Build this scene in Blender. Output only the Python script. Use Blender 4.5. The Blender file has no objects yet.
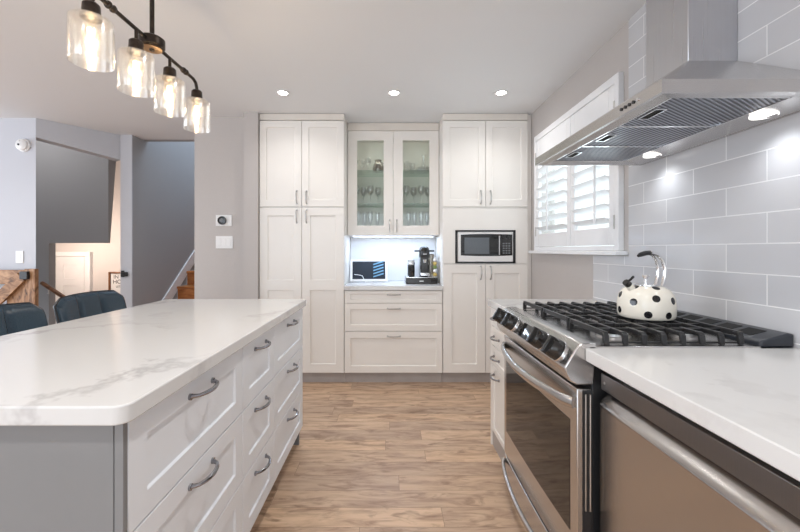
import bpy, bmesh, math, random
from mathutils import Vector, Matrix
random.seed(7)
C = bpy.context.scene.collection
SC = bpy.context.scene
PI = math.pi

# ------------------------------------------------------------------ camera
cam_d = bpy.data.cameras.new('camera'); cam = bpy.data.objects.new('camera', cam_d); C.objects.link(cam)
cam_d.sensor_width = 36; cam_d.lens = 36 * 372 / 800
cam_d.shift_x = 10 / 800; cam_d.shift_y = -16 / 800
cam_d.clip_start = 0.02
cam.location = (0, 0, 1.24); cam.rotation_euler = (PI / 2, 0, 0)
SC.camera = cam

# ------------------------------------------------------------------ world, light, exposure
w = bpy.data.worlds.new('world'); SC.world = w; w.use_nodes = True
bg = w.node_tree.nodes['Background']
bg.inputs[0].default_value = (0.86, 0.93, 1.0, 1); bg.inputs[1].default_value = 1.15
SC.view_settings.view_transform = 'Standard'; SC.view_settings.look = 'None'
SC.view_settings.gamma = 1; SC.view_settings.use_curve_mapping = False
SC.view_settings.exposure = 0.66

def area(name, loc, rot, sx, sy, power, col):
    l = bpy.data.lights.new(name, 'AREA'); l.shape = 'RECTANGLE'; l.size = sx; l.size_y = sy
    l.energy = power; l.color = col
    o = bpy.data.objects.new(name, l); C.objects.link(o); o.location = loc; o.rotation_euler = rot
    return o
DAY = (0.84, 0.92, 1.0)
area('fill_rear', (.0, -3.15, 1.35), (PI / 2, 0, 0), 2.4, 2.2, 9, (.93, .96, 1.0))  # added fill from behind the camera for brightness
area('fill_rear_left', (-3.2, -3.15, 1.35), (PI / 2, 0, 0), 2.6, 2.2, 32, (.76, .87, 1.0))   # added cool fill from the unseen space behind the camera
area('fill_left', (-6.4, 1.0, 1.5), (0, -PI / 2, 0), 2.0, 3.4, 60, (.80, .88, 1.0))   # added fill from the unseen left side of the room
area('daylight_window', (1.60, 2.7, 1.75), (0, PI / 2, 0), 1.0, 1.3, 4.5, DAY)   # kitchen window
area('fill_stair', (-2.2, 5.6, 4.35), (0, 0, 0), 0.9, 2.0, 45, (.66, .82, 1.0))   # added fill above the upper stair, no window built
def point(name, loc, power, col, r=.05):
    l = bpy.data.lights.new(name, 'POINT'); l.energy = power; l.color = col; l.shadow_soft_size = r
    o = bpy.data.objects.new(name, l); C.objects.link(o); o.location = loc
    return o
def spot(name, loc, power, col, ang=2.2, r=.04, blend=.6):
    l = bpy.data.lights.new(name, 'SPOT'); l.energy = power; l.color = col; l.shadow_soft_size = r
    l.spot_size = ang; l.spot_blend = blend
    o = bpy.data.objects.new(name, l); C.objects.link(o); o.location = loc
    return o
point('stair_hall_fill', (-4.7, 4.15, 2.95), 12, (1.0, .97, .95), .25)  # unseen fill added to brighten the stair opening
point('lower_hall_fill', (-4.85, 5.22, 1.365), 30, (1.0, .80, .66), .12)  # unseen warm fill added to brighten the lower hall

# ------------------------------------------------------------------ materials
def mat(name, col, rough=.5, metal=0., **kw):
    m = bpy.data.materials.new(name); m.use_nodes = True
    b = m.node_tree.nodes['Principled BSDF']
    b.inputs['Base Color'].default_value = (*col, 1); b.inputs['Roughness'].default_value = rough
    b.inputs['Metallic'].default_value = metal
    for k, v in kw.items():
        b.inputs[k.replace('_', ' ')].default_value = v
    return m
def nodes(m): return m.node_tree.nodes, m.node_tree.links, m.node_tree.nodes['Principled BSDF']
def objcoord(nt, scale=(1, 1, 1), rot=(0, 0, 0), loc=(0, 0, 0)):
    tc = nt.nodes.new('ShaderNodeTexCoord'); mp = nt.nodes.new('ShaderNodeMapping')
    mp.inputs['Scale'].default_value = scale; mp.inputs['Rotation'].default_value = rot; mp.inputs['Location'].default_value = loc
    nt.links.new(tc.outputs['Object'], mp.inputs['Vector'])
    return mp.outputs['Vector']
def noisy(name, c1, c2, rough, scale=(3, 3, 3), metal=0., nscale=4., bump=0., detail=5., roughvar=0.):
    m = mat(name, c1, rough, metal); n, l, b = nodes(m)
    v = objcoord(m.node_tree, scale)
    t = n.new('ShaderNodeTexNoise'); t.inputs['Scale'].default_value = nscale; t.inputs['Detail'].default_value = detail
    l.new(v, t.inputs['Vector'])
    r = n.new('ShaderNodeValToRGB'); r.color_ramp.elements[0].color = (*c1, 1); r.color_ramp.elements[1].color = (*c2, 1)
    r.color_ramp.elements[0].position = .35; r.color_ramp.elements[1].position = .65
    l.new(t.outputs['Fac'], r.inputs['Fac']); l.new(r.outputs['Color'], b.inputs['Base Color'])
    if bump:
        bp = n.new('ShaderNodeBump'); bp.inputs['Strength'].default_value = bump; bp.inputs['Distance'].default_value = .01
        l.new(t.outputs['Fac'], bp.inputs['Height']); l.new(bp.outputs['Normal'], b.inputs['Normal'])
    if roughvar:
        mr = n.new('ShaderNodeMapRange'); mr.inputs['To Min'].default_value = rough - roughvar; mr.inputs['To Max'].default_value = rough + roughvar
        l.new(t.outputs['Fac'], mr.inputs['Value']); l.new(mr.outputs['Result'], b.inputs['Roughness'])
    return m

M = {}
M['cab'] = noisy('cabinet_paint', (.85, .815, .77), (.86, .825, .78), .38, nscale=2)
M['island'] = noisy('island_paint', (.81, .835, .87), (.82, .845, .88), .38, nscale=2)
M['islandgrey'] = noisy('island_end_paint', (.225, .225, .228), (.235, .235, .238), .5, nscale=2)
M['crown'] = noisy('crown_paint', (.74, .69, .63), (.76, .71, .65), .4, nscale=2)
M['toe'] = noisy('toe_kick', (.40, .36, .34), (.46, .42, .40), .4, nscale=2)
M['wall'] = noisy('greige_wall_paint', (.50, .465, .445), (.52, .485, .465), .7, nscale=60, bump=.02)
M['walldaylit'] = noisy('wall_paint_daylight_tint', (.56, .57, .61), (.58, .59, .63), .7, nscale=60, bump=.02)  # blue tint of daylight put into the wall colour
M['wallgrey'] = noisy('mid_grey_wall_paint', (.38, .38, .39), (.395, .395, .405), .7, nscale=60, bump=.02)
M['wallwarm'] = noisy('lower_hall_paint', (.66, .62, .60), (.68, .64, .62), .7, nscale=60, bump=.02)
M['ceil'] = noisy('ceiling_paint', (.77, .775, .785), (.785, .79, .80), .8, nscale=80, bump=.02)
M['white'] = noisy('white_trim_paint', (.82, .82, .83), (.84, .84, .85), .35, nscale=3)
M['whiteplastic'] = mat('white_plastic', (.82, .81, .80), .3)
M['black'] = noisy('black_cast_iron', (.012, .012, .013), (.022, .022, .024), .38, nscale=90, bump=.05)
M['blackgloss'] = noisy('black_gloss_plastic', (.012, .011, .011), (.022, .02, .018), .12, nscale=8)
M['blackglass'] = mat('black_glass', (.010, .009, .008), .04)
M['ovenglass'] = mat('oven_glass', (.014, .010, .008), .04, Specular_IOR_Level=.65)
M['chrome'] = mat('chrome', (.85, .85, .86), .08, 1.)
M['nickel'] = mat('dark_nickel', (.34, .34, .36), .22, 1.)
M['satin'] = mat('satin_nickel', (.55, .54, .53), .3, 1.)
M['bronze'] = noisy('oil_rubbed_bronze', (.035, .028, .024), (.06, .047, .038), .35, metal=.8, nscale=20)
M['brass'] = mat('antique_brass', (.42, .29, .18), .35, 1.)
M['enamel'] = None
M['steel'] = noisy('brushed_steel', (.585, .57, .56), (.60, .585, .575), .24, scale=(1.5, 1.5, 60), metal=1., nscale=3, roughvar=.02)
M['steelv'] = noisy('brushed_steel_chimney', (.60, .60, .62), (.62, .62, .64), .28, scale=(60, 60, .8), metal=1., nscale=3, roughvar=.02)
M['steeldw'] = noisy('brushed_steel_dishwasher', (.52, .50, .485), (.525, .505, .49), .25, scale=(60, 60, 1.2), metal=1., nscale=3)
M['steeldark'] = noisy('dark_steel', (.23, .22, .22), (.24, .23, .23), .34, scale=(90, 90, 2), metal=1., nscale=3)
M['leather'] = noisy('dark_teal_leather', (.016, .036, .056), (.024, .050, .076), .27, nscale=70, bump=.06)
M['piping'] = mat('black_piping', (.01, .01, .012), .5)
M['grey_trim'] = mat('slate_grey_vent', (.022, .026, .034), .28)
M['hole'] = mat('dark_recess', (.008, .008, .008), .8)
M['mesh'] = None

def emis(name, col, s):
    m = mat(name, col, .5); n, l, b = nodes(m)
    b.inputs['Emission Color'].default_value = (*col, 1); b.inputs['Emission Strength'].default_value = s
    return m
M['bulb'] = emis('filament_glow', (1.0, .80, .52), 9)
M['can'] = emis('downlight_glow', (1.0, .96, .90), 12)
M['led'] = emis('led_glow', (.75, .86, 1.0), 8)
M['hoodlamp'] = emis('hood_lamp_glow', (1.0, .98, .95), .9)
M['digits'] = emis('display_digits', (.9, .95, 1.0), 1.2)

def thin_glass(name, tint, base=.06, edge=.7, rough=.0, gcol=(1, 1, 1)):
    m = bpy.data.materials.new(name); m.use_nodes = True; n = m.node_tree.nodes; l = m.node_tree.links
    n.remove(n['Principled BSDF'])
    t = n.new('ShaderNodeBsdfTransparent'); t.inputs[0].default_value = (*tint, 1)
    g = n.new('ShaderNodeBsdfGlossy'); g.inputs['Roughness'].default_value = rough; g.inputs[0].default_value = (*gcol, 1)
    lw = n.new('ShaderNodeLayerWeight'); lw.inputs['Blend'].default_value = .25
    mr = n.new('ShaderNodeMapRange'); mr.inputs['To Min'].default_value = base; mr.inputs['To Max'].default_value = edge
    mx = n.new('ShaderNodeMixShader')
    l.new(lw.outputs['Facing'], mr.inputs['Value']); l.new(mr.outputs['Result'], mx.inputs[0])
    l.new(t.outputs[0], mx.inputs[1]); l.new(g.outputs[0], mx.inputs[2]); l.new(mx.outputs[0], n['Material Output'].inputs[0])
    return m
M['pane'] = thin_glass('clear_pane', (.96, .985, .97), .05, .5)
M['shade'] = thin_glass('clear_lamp_glass', (1, .99, .97), .08, .7, .16)
M['crystal'] = thin_glass('stemware_glass', (.96, .97, .96), .16, .95, .15)
M['shelfglass'] = thin_glass('green_edge_glass', (.78, .88, .83), .10, .6)
M['jug'] = thin_glass('smoky_glass', (.55, .50, .42), .12, .8)

# quartz
def quartz():
    m = mat('veined_quartz', (.8, .79, .775), .14); n, l, b = nodes(m)
    v = objcoord(m.node_tree, (1.0, 1.0, 1.0), (0, 0, .55))
    dn = n.new('ShaderNodeTexNoise'); dn.inputs['Scale'].default_value = 1.7; dn.inputs['Detail'].default_value = 6; dn.inputs['Roughness'].default_value = .62
    l.new(v, dn.inputs['Vector'])
    ms = n.new('ShaderNodeVectorMath'); ms.operation = 'MULTIPLY_ADD'; ms.inputs[1].default_value = (1.5, 1.5, 1.5)
    l.new(dn.outputs['Color'], ms.inputs[0]); l.new(v, ms.inputs[2])
    vo = n.new('ShaderNodeTexNoise'); vo.inputs['Scale'].default_value = 1.15; vo.inputs['Detail'].default_value = 3
    l.new(ms.outputs[0], vo.inputs['Vector'])
    sb = n.new('ShaderNodeMath'); sb.operation = 'SUBTRACT'; sb.inputs[1].default_value = .5; l.new(vo.outputs['Fac'], sb.inputs[0])
    ab = n.new('ShaderNodeMath'); ab.operation = 'ABSOLUTE'; l.new(sb.outputs[0], ab.inputs[0])
    r = n.new('ShaderNodeValToRGB'); r.color_ramp.elements[0].position = 0; r.color_ramp.elements[0].color = (1, 1, 1, 1)
    r.color_ramp.elements[1].position = .055; r.color_ramp.elements[1].color = (0, 0, 0, 1); l.new(ab.outputs[0], r.inputs['Fac'])
    mk = n.new('ShaderNodeTexNoise'); mk.inputs['Scale'].default_value = 1.3; mk.inputs['Detail'].default_value = 3; l.new(v, mk.inputs['Vector'])
    mkr = n.new('ShaderNodeMapRange'); mkr.inputs['From Min'].default_value = .40; mkr.inputs['From Max'].default_value = .60
    mkr.inputs['To Max'].default_value = .75; l.new(mk.outputs['Fac'], mkr.inputs['Value'])
    mu = n.new('ShaderNodeMath'); mu.operation = 'MULTIPLY'; l.new(r.outputs['Color'], mu.inputs[0]); l.new(mkr.outputs['Result'], mu.inputs[1])
    mx = n.new('ShaderNodeMix'); mx.data_type = 'RGBA'; mx.inputs['A'].default_value = (.70, .695, .685, 1); mx.inputs['B'].default_value = (.44, .42, .42, 1)
    l.new(mu.outputs[0], mx.inputs['Factor']); l.new(mx.outputs['Result'], b.inputs['Base Color'])
    return m
M['quartz'] = quartz()

def tile():
    m = mat('glossy_subway_tile', (.6, .6, .62), .10); n, l, b = nodes(m)
    tc = n.new('ShaderNodeTexCoord'); sp = n.new('ShaderNodeSeparateXYZ'); cb = n.new('ShaderNodeCombineXYZ')
    l.new(tc.outputs['Object'], sp.inputs[0])
    a1 = n.new('ShaderNodeMath'); a1.operation = 'ADD'; a1.inputs[1].default_value = -1.444 + .313 * 10
    a2 = n.new('ShaderNodeMath'); a2.operation = 'ADD'; a2.inputs[1].default_value = .033
    l.new(sp.outputs['Y'], a1.inputs[0]); l.new(sp.outputs['Z'], a2.inputs[0])
    l.new(a1.outputs[0], cb.inputs[0]); l.new(a2.outputs[0], cb.inputs[1])
    br = n.new('ShaderNodeTexBrick'); br.offset = .5; br.inputs['Scale'].default_value = 1
    br.inputs['Brick Width'].default_value = .313; br.inputs['Row Height'].default_value = .108
    br.inputs['Mortar Size'].default_value = .0022; br.inputs['Mortar Smooth'].default_value = .15
    br.inputs['Color1'].default_value = (.545, .545, .565, 1); br.inputs['Color2'].default_value = (.60, .60, .615, 1)
    br.inputs['Mortar'].default_value = (.80, .80, .80, 1)
    l.new(cb.outputs[0], br.inputs['Vector']); l.new(br.outputs['Color'], b.inputs['Base Color'])
    mr = n.new('ShaderNodeMapRange'); mr.inputs['To Min'].default_value = .13; mr.inputs['To Max'].default_value = .7
    l.new(br.outputs['Fac'], mr.inputs['Value']); l.new(mr.outputs['Result'], b.inputs['Roughness'])
    ns = n.new('ShaderNodeTexNoise'); ns.inputs['Scale'].default_value = 9; ns.inputs['Detail'].default_value = 1; l.new(tc.outputs['Object'], ns.inputs['Vector'])
    iv = n.new('ShaderNodeMath'); iv.operation = 'MULTIPLY_ADD'; iv.inputs[1].default_value = -1; l.new(br.outputs['Fac'], iv.inputs[0])
    sc = n.new('ShaderNodeMath'); sc.operation = 'MULTIPLY'; sc.inputs[1].default_value = 1.2; l.new(ns.outputs['Fac'], sc.inputs[0]); l.new(sc.outputs[0], iv.inputs[2])
    bp = n.new('ShaderNodeBump'); bp.inputs['Strength'].default_value = .35; bp.inputs['Distance'].default_value = .002
    l.new(iv.outputs[0], bp.inputs['Height']); l.new(bp.outputs['Normal'], b.inputs['Normal'])
    return m
M['tile'] = tile()

def floor_mat():
    m = mat('oak_plank_floor', (.5, .35, .2), .36); n, l, b = nodes(m)
    tc = n.new('ShaderNodeTexCoord')
    sx = n.new('ShaderNodeSeparateXYZ'); l.new(tc.outputs['Object'], sx.inputs[0])
    dv = n.new('ShaderNodeMath'); dv.operation = 'DIVIDE'; dv.inputs[1].default_value = .128; l.new(sx.outputs['Y'], dv.inputs[0])
    fo = n.new('ShaderNodeMath'); fo.operation = 'FLOOR'; l.new(dv.outputs[0], fo.inputs[0])
    wn = n.new('ShaderNodeTexWhiteNoise'); wn.noise_dimensions = '1D'; l.new(fo.outputs[0], wn.inputs['W'])
    sh = n.new('ShaderNodeMath'); sh.operation = 'MULTIPLY_ADD'; sh.inputs[1].default_value = 1.22; l.new(wn.outputs['Value'], sh.inputs[0]); l.new(sx.outputs['X'], sh.inputs[2])
    cx = n.new('ShaderNodeCombineXYZ'); l.new(sh.outputs[0], cx.inputs[0]); l.new(sx.outputs['Y'], cx.inputs[1])
    br = n.new('ShaderNodeTexBrick'); br.offset = 0; br.inputs['Scale'].default_value = 1
    br.inputs['Brick Width'].default_value = 1.22; br.inputs['Row Height'].default_value = .128
    br.inputs['Mortar Size'].default_value = .0010; br.inputs['Mortar Smooth'].default_value = .3; br.inputs['Bias'].default_value = 0
    br.inputs['Color1'].default_value = (0, 0, 0, 1); br.inputs['Color2'].default_value = (1, 1, 1, 1); br.inputs['Mortar'].default_value = (.5, .5, .5, 1)
    l.new(cx.outputs[0], br.inputs['Vector'])
    # per-plank shift of the grain
    vm = n.new('ShaderNodeVectorMath'); vm.operation = 'MULTIPLY_ADD'; vm.inputs[1].default_value = (7, 13, 5)
    l.new(br.outputs['Color'], vm.inputs[0]); l.new(tc.outputs['Object'], vm.inputs[2])
    mp = n.new('ShaderNodeMapping'); mp.inputs['Scale'].default_value = (2.4, 13, 1); l.new(vm.outputs[0], mp.inputs[0])
    g = n.new('ShaderNodeTexNoise'); g.inputs['Scale'].default_value = 1.6; g.inputs['Detail'].default_value = 8; g.inputs['Roughness'].default_value = .62; g.inputs['Distortion'].default_value = .8
    l.new(mp.outputs[0], g.inputs['Vector'])
    gr = n.new('ShaderNodeValToRGB'); e = gr.color_ramp.elements
    e[0].position = .28; e[0].color = (.27, .155, .098, 1); e[1].position = .70; e[1].color = (.70, .515, .365, 1)
    e2 = e.new(.42); e2.color = (.47, .32, .22, 1); e3 = e.new(.54); e3.color = (.61, .435, .30, 1)
    l.new(g.outputs['Fac'], gr.inputs['Fac'])
    tone = n.new('ShaderNodeMix'); tone.data_type = 'RGBA'; tone.blend_type = 'MULTIPLY'; tone.inputs['Factor'].default_value = 1
    tr = n.new('ShaderNodeValToRGB'); tr.color_ramp.elements[0].color = (.82, .81, .83, 1); tr.color_ramp.elements[1].color = (1.10, 1.07, 1.02, 1)
    l.new(br.outputs['Color'], tr.inputs['Fac']); l.new(gr.outputs['Color'], tone.inputs['A']); l.new(tr.outputs['Color'], tone.inputs['B'])
    # knots
    kp = n.new('ShaderNodeMapping'); kp.inputs['Scale'].default_value = (2.6, 7.5, 1); l.new(vm.outputs[0], kp.inputs[0])
    k = n.new('ShaderNodeTexNoise'); k.inputs['Scale'].default_value = 2.1; k.inputs['Detail'].default_value = 5; k.inputs['Distortion'].default_value = 1.2; l.new(kp.outputs[0], k.inputs['Vector'])
    kr = n.new('ShaderNodeMapRange'); kr.inputs['From Min'].default_value = .57; kr.inputs['From Max'].default_value = .72; kr.inputs['To Max'].default_value = .70
    l.new(k.outputs['Fac'], kr.inputs['Value'])
    kx = n.new('ShaderNodeMix'); kx.data_type = 'RGBA'; kx.inputs['B'].default_value = (.19, .105, .062, 1)
    l.new(kr.outputs['Result'], kx.inputs['Factor']); l.new(tone.outputs['Result'], kx.inputs['A'])
    gx = n.new('ShaderNodeMix'); gx.data_type = 'RGBA'; gx.inputs['B'].default_value = (.20, .12, .075, 1)
    l.new(br.outputs['Fac'], gx.inputs['Factor']); l.new(kx.outputs['Result'], gx.inputs['A']); l.new(gx.outputs['Result'], b.inputs['Base Color'])
    bp = n.new('ShaderNodeBump'); bp.inputs['Strength'].default_value = .12; bp.inputs['Distance'].default_value = .003
    l.new(g.outputs['Fac'], bp.inputs['Height']); l.new(bp.outputs['Normal'], b.inputs['Normal'])
    return m
M['floor'] = floor_mat()

def wood(name, c1, c2, c3, sc=(2, 14, 14), rough=.5):
    m = mat(name, c1, rough); n, l, b = nodes(m); v = objcoord(m.node_tree, sc)
    t = n.new('ShaderNodeTexNoise'); t.inputs['Scale'].default_value = 2; t.inputs['Detail'].default_value = 6; t.inputs['Distortion'].default_value = 1.0; l.new(v, t.inputs['Vector'])
    r = n.new('ShaderNodeValToRGB'); e = r.color_ramp.elements; e[0].position = .3; e[0].color = (*c1, 1); e[1].position = .7; e[1].color = (*c3, 1)
    x = e.new(.47); x.color = (*c2, 1); l.new(t.outputs['Fac'], r.inputs['Fac']); l.new(r.outputs['Color'], b.inputs['Base Color'])
    return m
M['barn'] = wood('weathered_barn_wood', (.05, .025, .014), (.30, .15, .07), (.52, .31, .17), (5, 9, 9))
M['barnv'] = wood('weathered_barn_wood_upright', (.05, .025, .014), (.30, .15, .07), (.50, .29, .16), (16, 9, 4))
M['stair'] = wood('orange_oak_tread', (.26, .085, .02), (.42, .15, .04), (.55, .23, .075), (2, 10, 10), .3)
M['rail'] = wood('walnut_handrail', (.08, .03, .012), (.19, .075, .03), (.32, .14, .06), (6, 14, 14), .3)

# ------------------------------------------------------------------ mesh builder
class MB:
    def __init__(s): s.v = []; s.f = []; s.mi = []; s.cur = 0
    def add(s, vs, fs, mi=None):
        o = len(s.v); s.v += [tuple(map(float, p)) for p in vs]
        for f in fs: s.f.append([i + o for i in f]); s.mi.append(s.cur if mi is None else mi)
        return s
    def box(s, x0, x1, y0, y1, z0, z1, mi=None):
        x0, x1 = sorted((x0, x1)); y0, y1 = sorted((y0, y1)); z0, z1 = sorted((z0, z1))
        return s.add([(x0, y0, z0), (x1, y0, z0), (x1, y1, z0), (x0, y1, z0), (x0, y0, z1), (x1, y0, z1), (x1, y1, z1), (x0, y1, z1)],
              [(0, 3, 2, 1), (4, 5, 6, 7), (0, 1, 5, 4), (1, 2, 6, 5), (2, 3, 7, 6), (3, 0, 4, 7)], mi)
    def prism(s, pts, fn, a, b, mi=None):
        n = len(pts); vs = [fn(p, a) for p in pts] + [fn(p, b) for p in pts]
        fs = [tuple(range(n))[::-1], tuple(range(n, 2 * n))] + [(i, (i + 1) % n, n + (i + 1) % n, n + i) for i in range(n)]
        return s.add(vs, fs, mi)
    def lathe(s, prof, c=(0, 0, 0), axis='z', n=24, mi=None, mat4=None):
        vs = []; m = len(prof)
        for j in range(n):
            a = 2 * PI * j / n
            for r, h in prof:
                p = (r * math.cos(a), r * math.sin(a), h)
                if axis == 'x': p = (p[2], p[0], p[1])
                if axis == 'y': p = (p[0], -p[2], p[1])
                if mat4 is not None: p = tuple(mat4 @ Vector(p))
                vs.append((p[0] + c[0], p[1] + c[1], p[2] + c[2]))
        fs = []
        for j in range(n):
            k = (j + 1) % n
            for i in range(m - 1):
                fs.append((j * m + i, k * m + i, k * m + i + 1, j * m + i + 1))
        if prof[0][0] > 1e-4: fs.append(tuple(j * m for j in range(n))[::-1])
        if prof[-1][0] > 1e-4: fs.append(tuple(j * m + m - 1 for j in range(n)))
        return s.add(vs, fs, mi)
    def tube(s, path, r, n=10, ref=None, r2=None, mi=None):
        P = [Vector(p) for p in path]; vs = []; k = len(P)
        ref = Vector(ref) if ref else None
        prev = None
        for i in range(k):
            t = (P[min(i + 1, k - 1)] - P[max(i - 1, 0)]).normalized()
            if prev is None:
                up = ref or (Vector((0, 0, 1)) if abs(t.z) < .9 else Vector((1, 0, 0)))
            else: up = ref or prev
            a = (up - t * up.dot(t)).normalized(); b_ = t.cross(a); prev = a
            rr = r[i] if isinstance(r, (list, tuple)) else r
            q = (r2 if r2 is not None else rr)
            for j in range(n):
                an = 2 * PI * j / n
                vs.append(P[i] + a * (rr * math.cos(an)) + b_ * (q * math.sin(an)))
        fs = [(i * n + j, i * n + (j + 1) % n, (i + 1) * n + (j + 1) % n, (i + 1) * n + j) for i in range(k - 1) for j in range(n)]
        fs += [tuple(range(n))[::-1], tuple(range((k - 1) * n, k * n))]
        return s.add(vs, fs, mi)

ORG = {}
def _org(parent): return ORG.get(parent.name, Vector((0, 0, 0))) if parent else Vector((0, 0, 0))
def build(name, mb, m, parent=None, bevel=0, seg=2, smooth=True, origin=None, angle=40):
    """one mesh object from world-space geometry; children are stored relative to their thing's base"""
    org = _org(parent) if parent else Vector(origin or (0, 0, 0))
    me = bpy.data.meshes.new(name)
    me.from_pydata([(p[0] - org.x, p[1] - org.y, p[2] - org.z) for p in mb.v], [], mb.f)
    for x in (m if isinstance(m, (list, tuple)) else [m]): me.materials.append(x)
    for p, i in zip(me.polygons, mb.mi): p.material_index = i
    bm = bmesh.new(); bm.from_mesh(me); bmesh.ops.recalc_face_normals(bm, faces=bm.faces); bm.to_mesh(me); bm.free()
    if smooth:
        for p in me.polygons: p.use_smooth = True
        me.set_sharp_from_angle(angle=math.radians(angle))
    o = bpy.data.objects.new(name, me); C.objects.link(o)
    if parent: o.parent = parent
    else: o.location = org
    ORG[o.name] = org
    if bevel:
        b = o.modifiers.new('bevel', 'BEVEL'); b.width = bevel; b.segments = seg; b.limit_method = 'ANGLE'; b.angle_limit = math.radians(35)
    return o
def thing(name, label, cat, loc=(0, 0, 0), group=None):
    o = bpy.data.objects.new(name, None); C.objects.link(o); o.empty_display_size = .1
    o.location = loc; ORG[o.name] = Vector(loc)
    o['label'] = label; o['category'] = cat
    if group: o['group'] = group
    return o
def tag(o, label, cat, group=None, kind=None):
    o['label'] = label; o['category'] = cat
    if group: o['group'] = group
    if kind: o['kind'] = kind
    return o
def struct(o, label, cat='wall'):
    o['kind'] = 'structure'; o['label'] = label; o['category'] = cat; return o
def dup(root, loc, label, rz=0, group=None):
    def cp(o, par):
        c = o.copy(); C.objects.link(c)
        if par is not None: c.parent = par
        for ch in o.children: cp(ch, c)
        return c
    r = cp(root, None); r.location = loc; r.rotation_euler = (0, 0, rz); r['label'] = label
    if group: r['group'] = group
    return r
def frame_map(O, U, V, N):
    O, U, V, N = map(Vector, (O, U, V, N))
    return lambda u, v, w_: tuple(O + U * u + V * v + N * w_)

# shaker front: u across, v up, w outward. windows = list of (u0,u1,v0,v1) panels
def shaker(mb, F, W, H, t=.02, panels=None, rec=.008, through=False, rail=.06):
    if panels is None: panels = [(rail, W - rail, rail, H - rail)]
    us = sorted({0, W} | {p[0] for p in panels} | {p[1] for p in panels})
    vs = sorted({0, H} | {p[2] for p in panels} | {p[3] for p in panels})
    def inside(u, v): return any(p[0] < u < p[1] and p[2] < v < p[3] for p in panels)
    V = []; idx = {}
    def vid(p):
        k = tuple(round(c, 5) for c in p)
        if k not in idx: idx[k] = len(V); V.append(F(*p))
        return idx[k]
    fs = []
    for i in range(len(us) - 1):
        for j in range(len(vs) - 1):
            if inside((us[i] + us[i + 1]) / 2, (vs[j] + vs[j + 1]) / 2): continue
            fs.append([vid((us[i], vs[j], 0)), vid((us[i + 1], vs[j], 0)), vid((us[i + 1], vs[j + 1], 0)), vid((us[i], vs[j + 1], 0))])
            if through: fs.append([vid((us[i], vs[j], -t)), vid((us[i], vs[j + 1], -t)), vid((us[i + 1], vs[j + 1], -t)), vid((us[i + 1], vs[j], -t))])
    # outer sides
    for i in range(len(us) - 1):
        for v in (0, H): fs.append([vid((us[i], v, 0)), vid((us[i + 1], v, 0)), vid((us[i + 1], v, -t)), vid((us[i], v, -t))])
    for j in range(len(vs) - 1):
        for u in (0, W): fs.append([vid((u, vs[j], 0)), vid((u, vs[j + 1], 0)), vid((u, vs[j + 1], -t)), vid((u, vs[j], -t))])
    if not through: fs.append([vid((u, v, -t)) for u, v in [(x, 0) for x in us] + [(W, y) for y in vs[1:]] + [(x, H) for x in us[::-1][1:]] + [(0, y) for y in vs[::-1][1:-1]]])
    for (a, b_, c, d) in panels:
        r = t if through else rec; k = 0 if through else .003
        q = [(a, c), (b_, c), (b_, d), (a, d)]; qi = [(a + k, c + k), (b_ - k, c + k), (b_ - k, d - k), (a + k, d - k)]
        for i in range(4):
            j = (i + 1) % 4
            fs.append([vid((*q[i], 0)), vid((*q[j], 0)), vid((*qi[j], -r)), vid((*qi[i], -r))])
        if not through: fs.append([vid((*p, -r)) for p in qi])
    mb.add(V, fs)
    return mb
def bow_pull(mb, F, u, v, L=.128, proj=.030, vertical=False, r=.0048):
    """arched pull with flared feet; F maps u,v,w to world"""
    pts = []
    for i in range(13):
        t = i / 12; a = (t - .5) * L; h = .006 + proj * math.sin(PI * t) ** .55 if 0 < t < 1 else 0
        pts.append(F(u, v + a, h) if vertical else F(u + a, v, h))
    mb.tube(pts, [r * (1.35 if i in (0, 12) else 1.0 + .25 * math.sin(PI * i / 12)) for i in range(13)], 8)
    for e in (-.5, .5):
        p0 = F(u, v + e * L, 0) if vertical else F(u + e * L, v, 0)
        p1 = F(u, v + e * L, .006) if vertical else F(u + e * L, v, .006)
        mb.tube([p0, p1], r * 1.8, 8)
    return mb
def sarc(c, r, a0, a1, n, pl='xz'):
    out = []
    for i in range(n + 1):
        a = a0 + (a1 - a0) * i / n; out.append((c[0] + r * math.cos(a), c[1] + r * math.sin(a)))
    return out
def text(name, body, size, F_loc, rot, m, parent, ext=.0006, align='CENTER'):
    cu = bpy.data.curves.new(name, 'FONT'); cu.body = body; cu.size = size; cu.extrude = ext; cu.align_x = align; cu.align_y = 'CENTER'
    tmp = bpy.data.objects.new(name, cu); C.objects.link(tmp)
    dg = bpy.context.evaluated_depsgraph_get(); me = bpy.data.meshes.new_from_object(tmp.evaluated_get(dg))
    bpy.data.objects.remove(tmp); me.materials.clear(); me.materials.append(m)
    o = bpy.data.objects.new(name, me); C.objects.link(o); o.parent = parent
    o.location = Vector(F_loc) - _org(parent); o.rotation_euler = rot; ORG[o.name] = Vector(F_loc)
    return o

H = 1.24; ZC = 2.50; XW = 1.305; YF = 3.43; YB = 4.03
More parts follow.
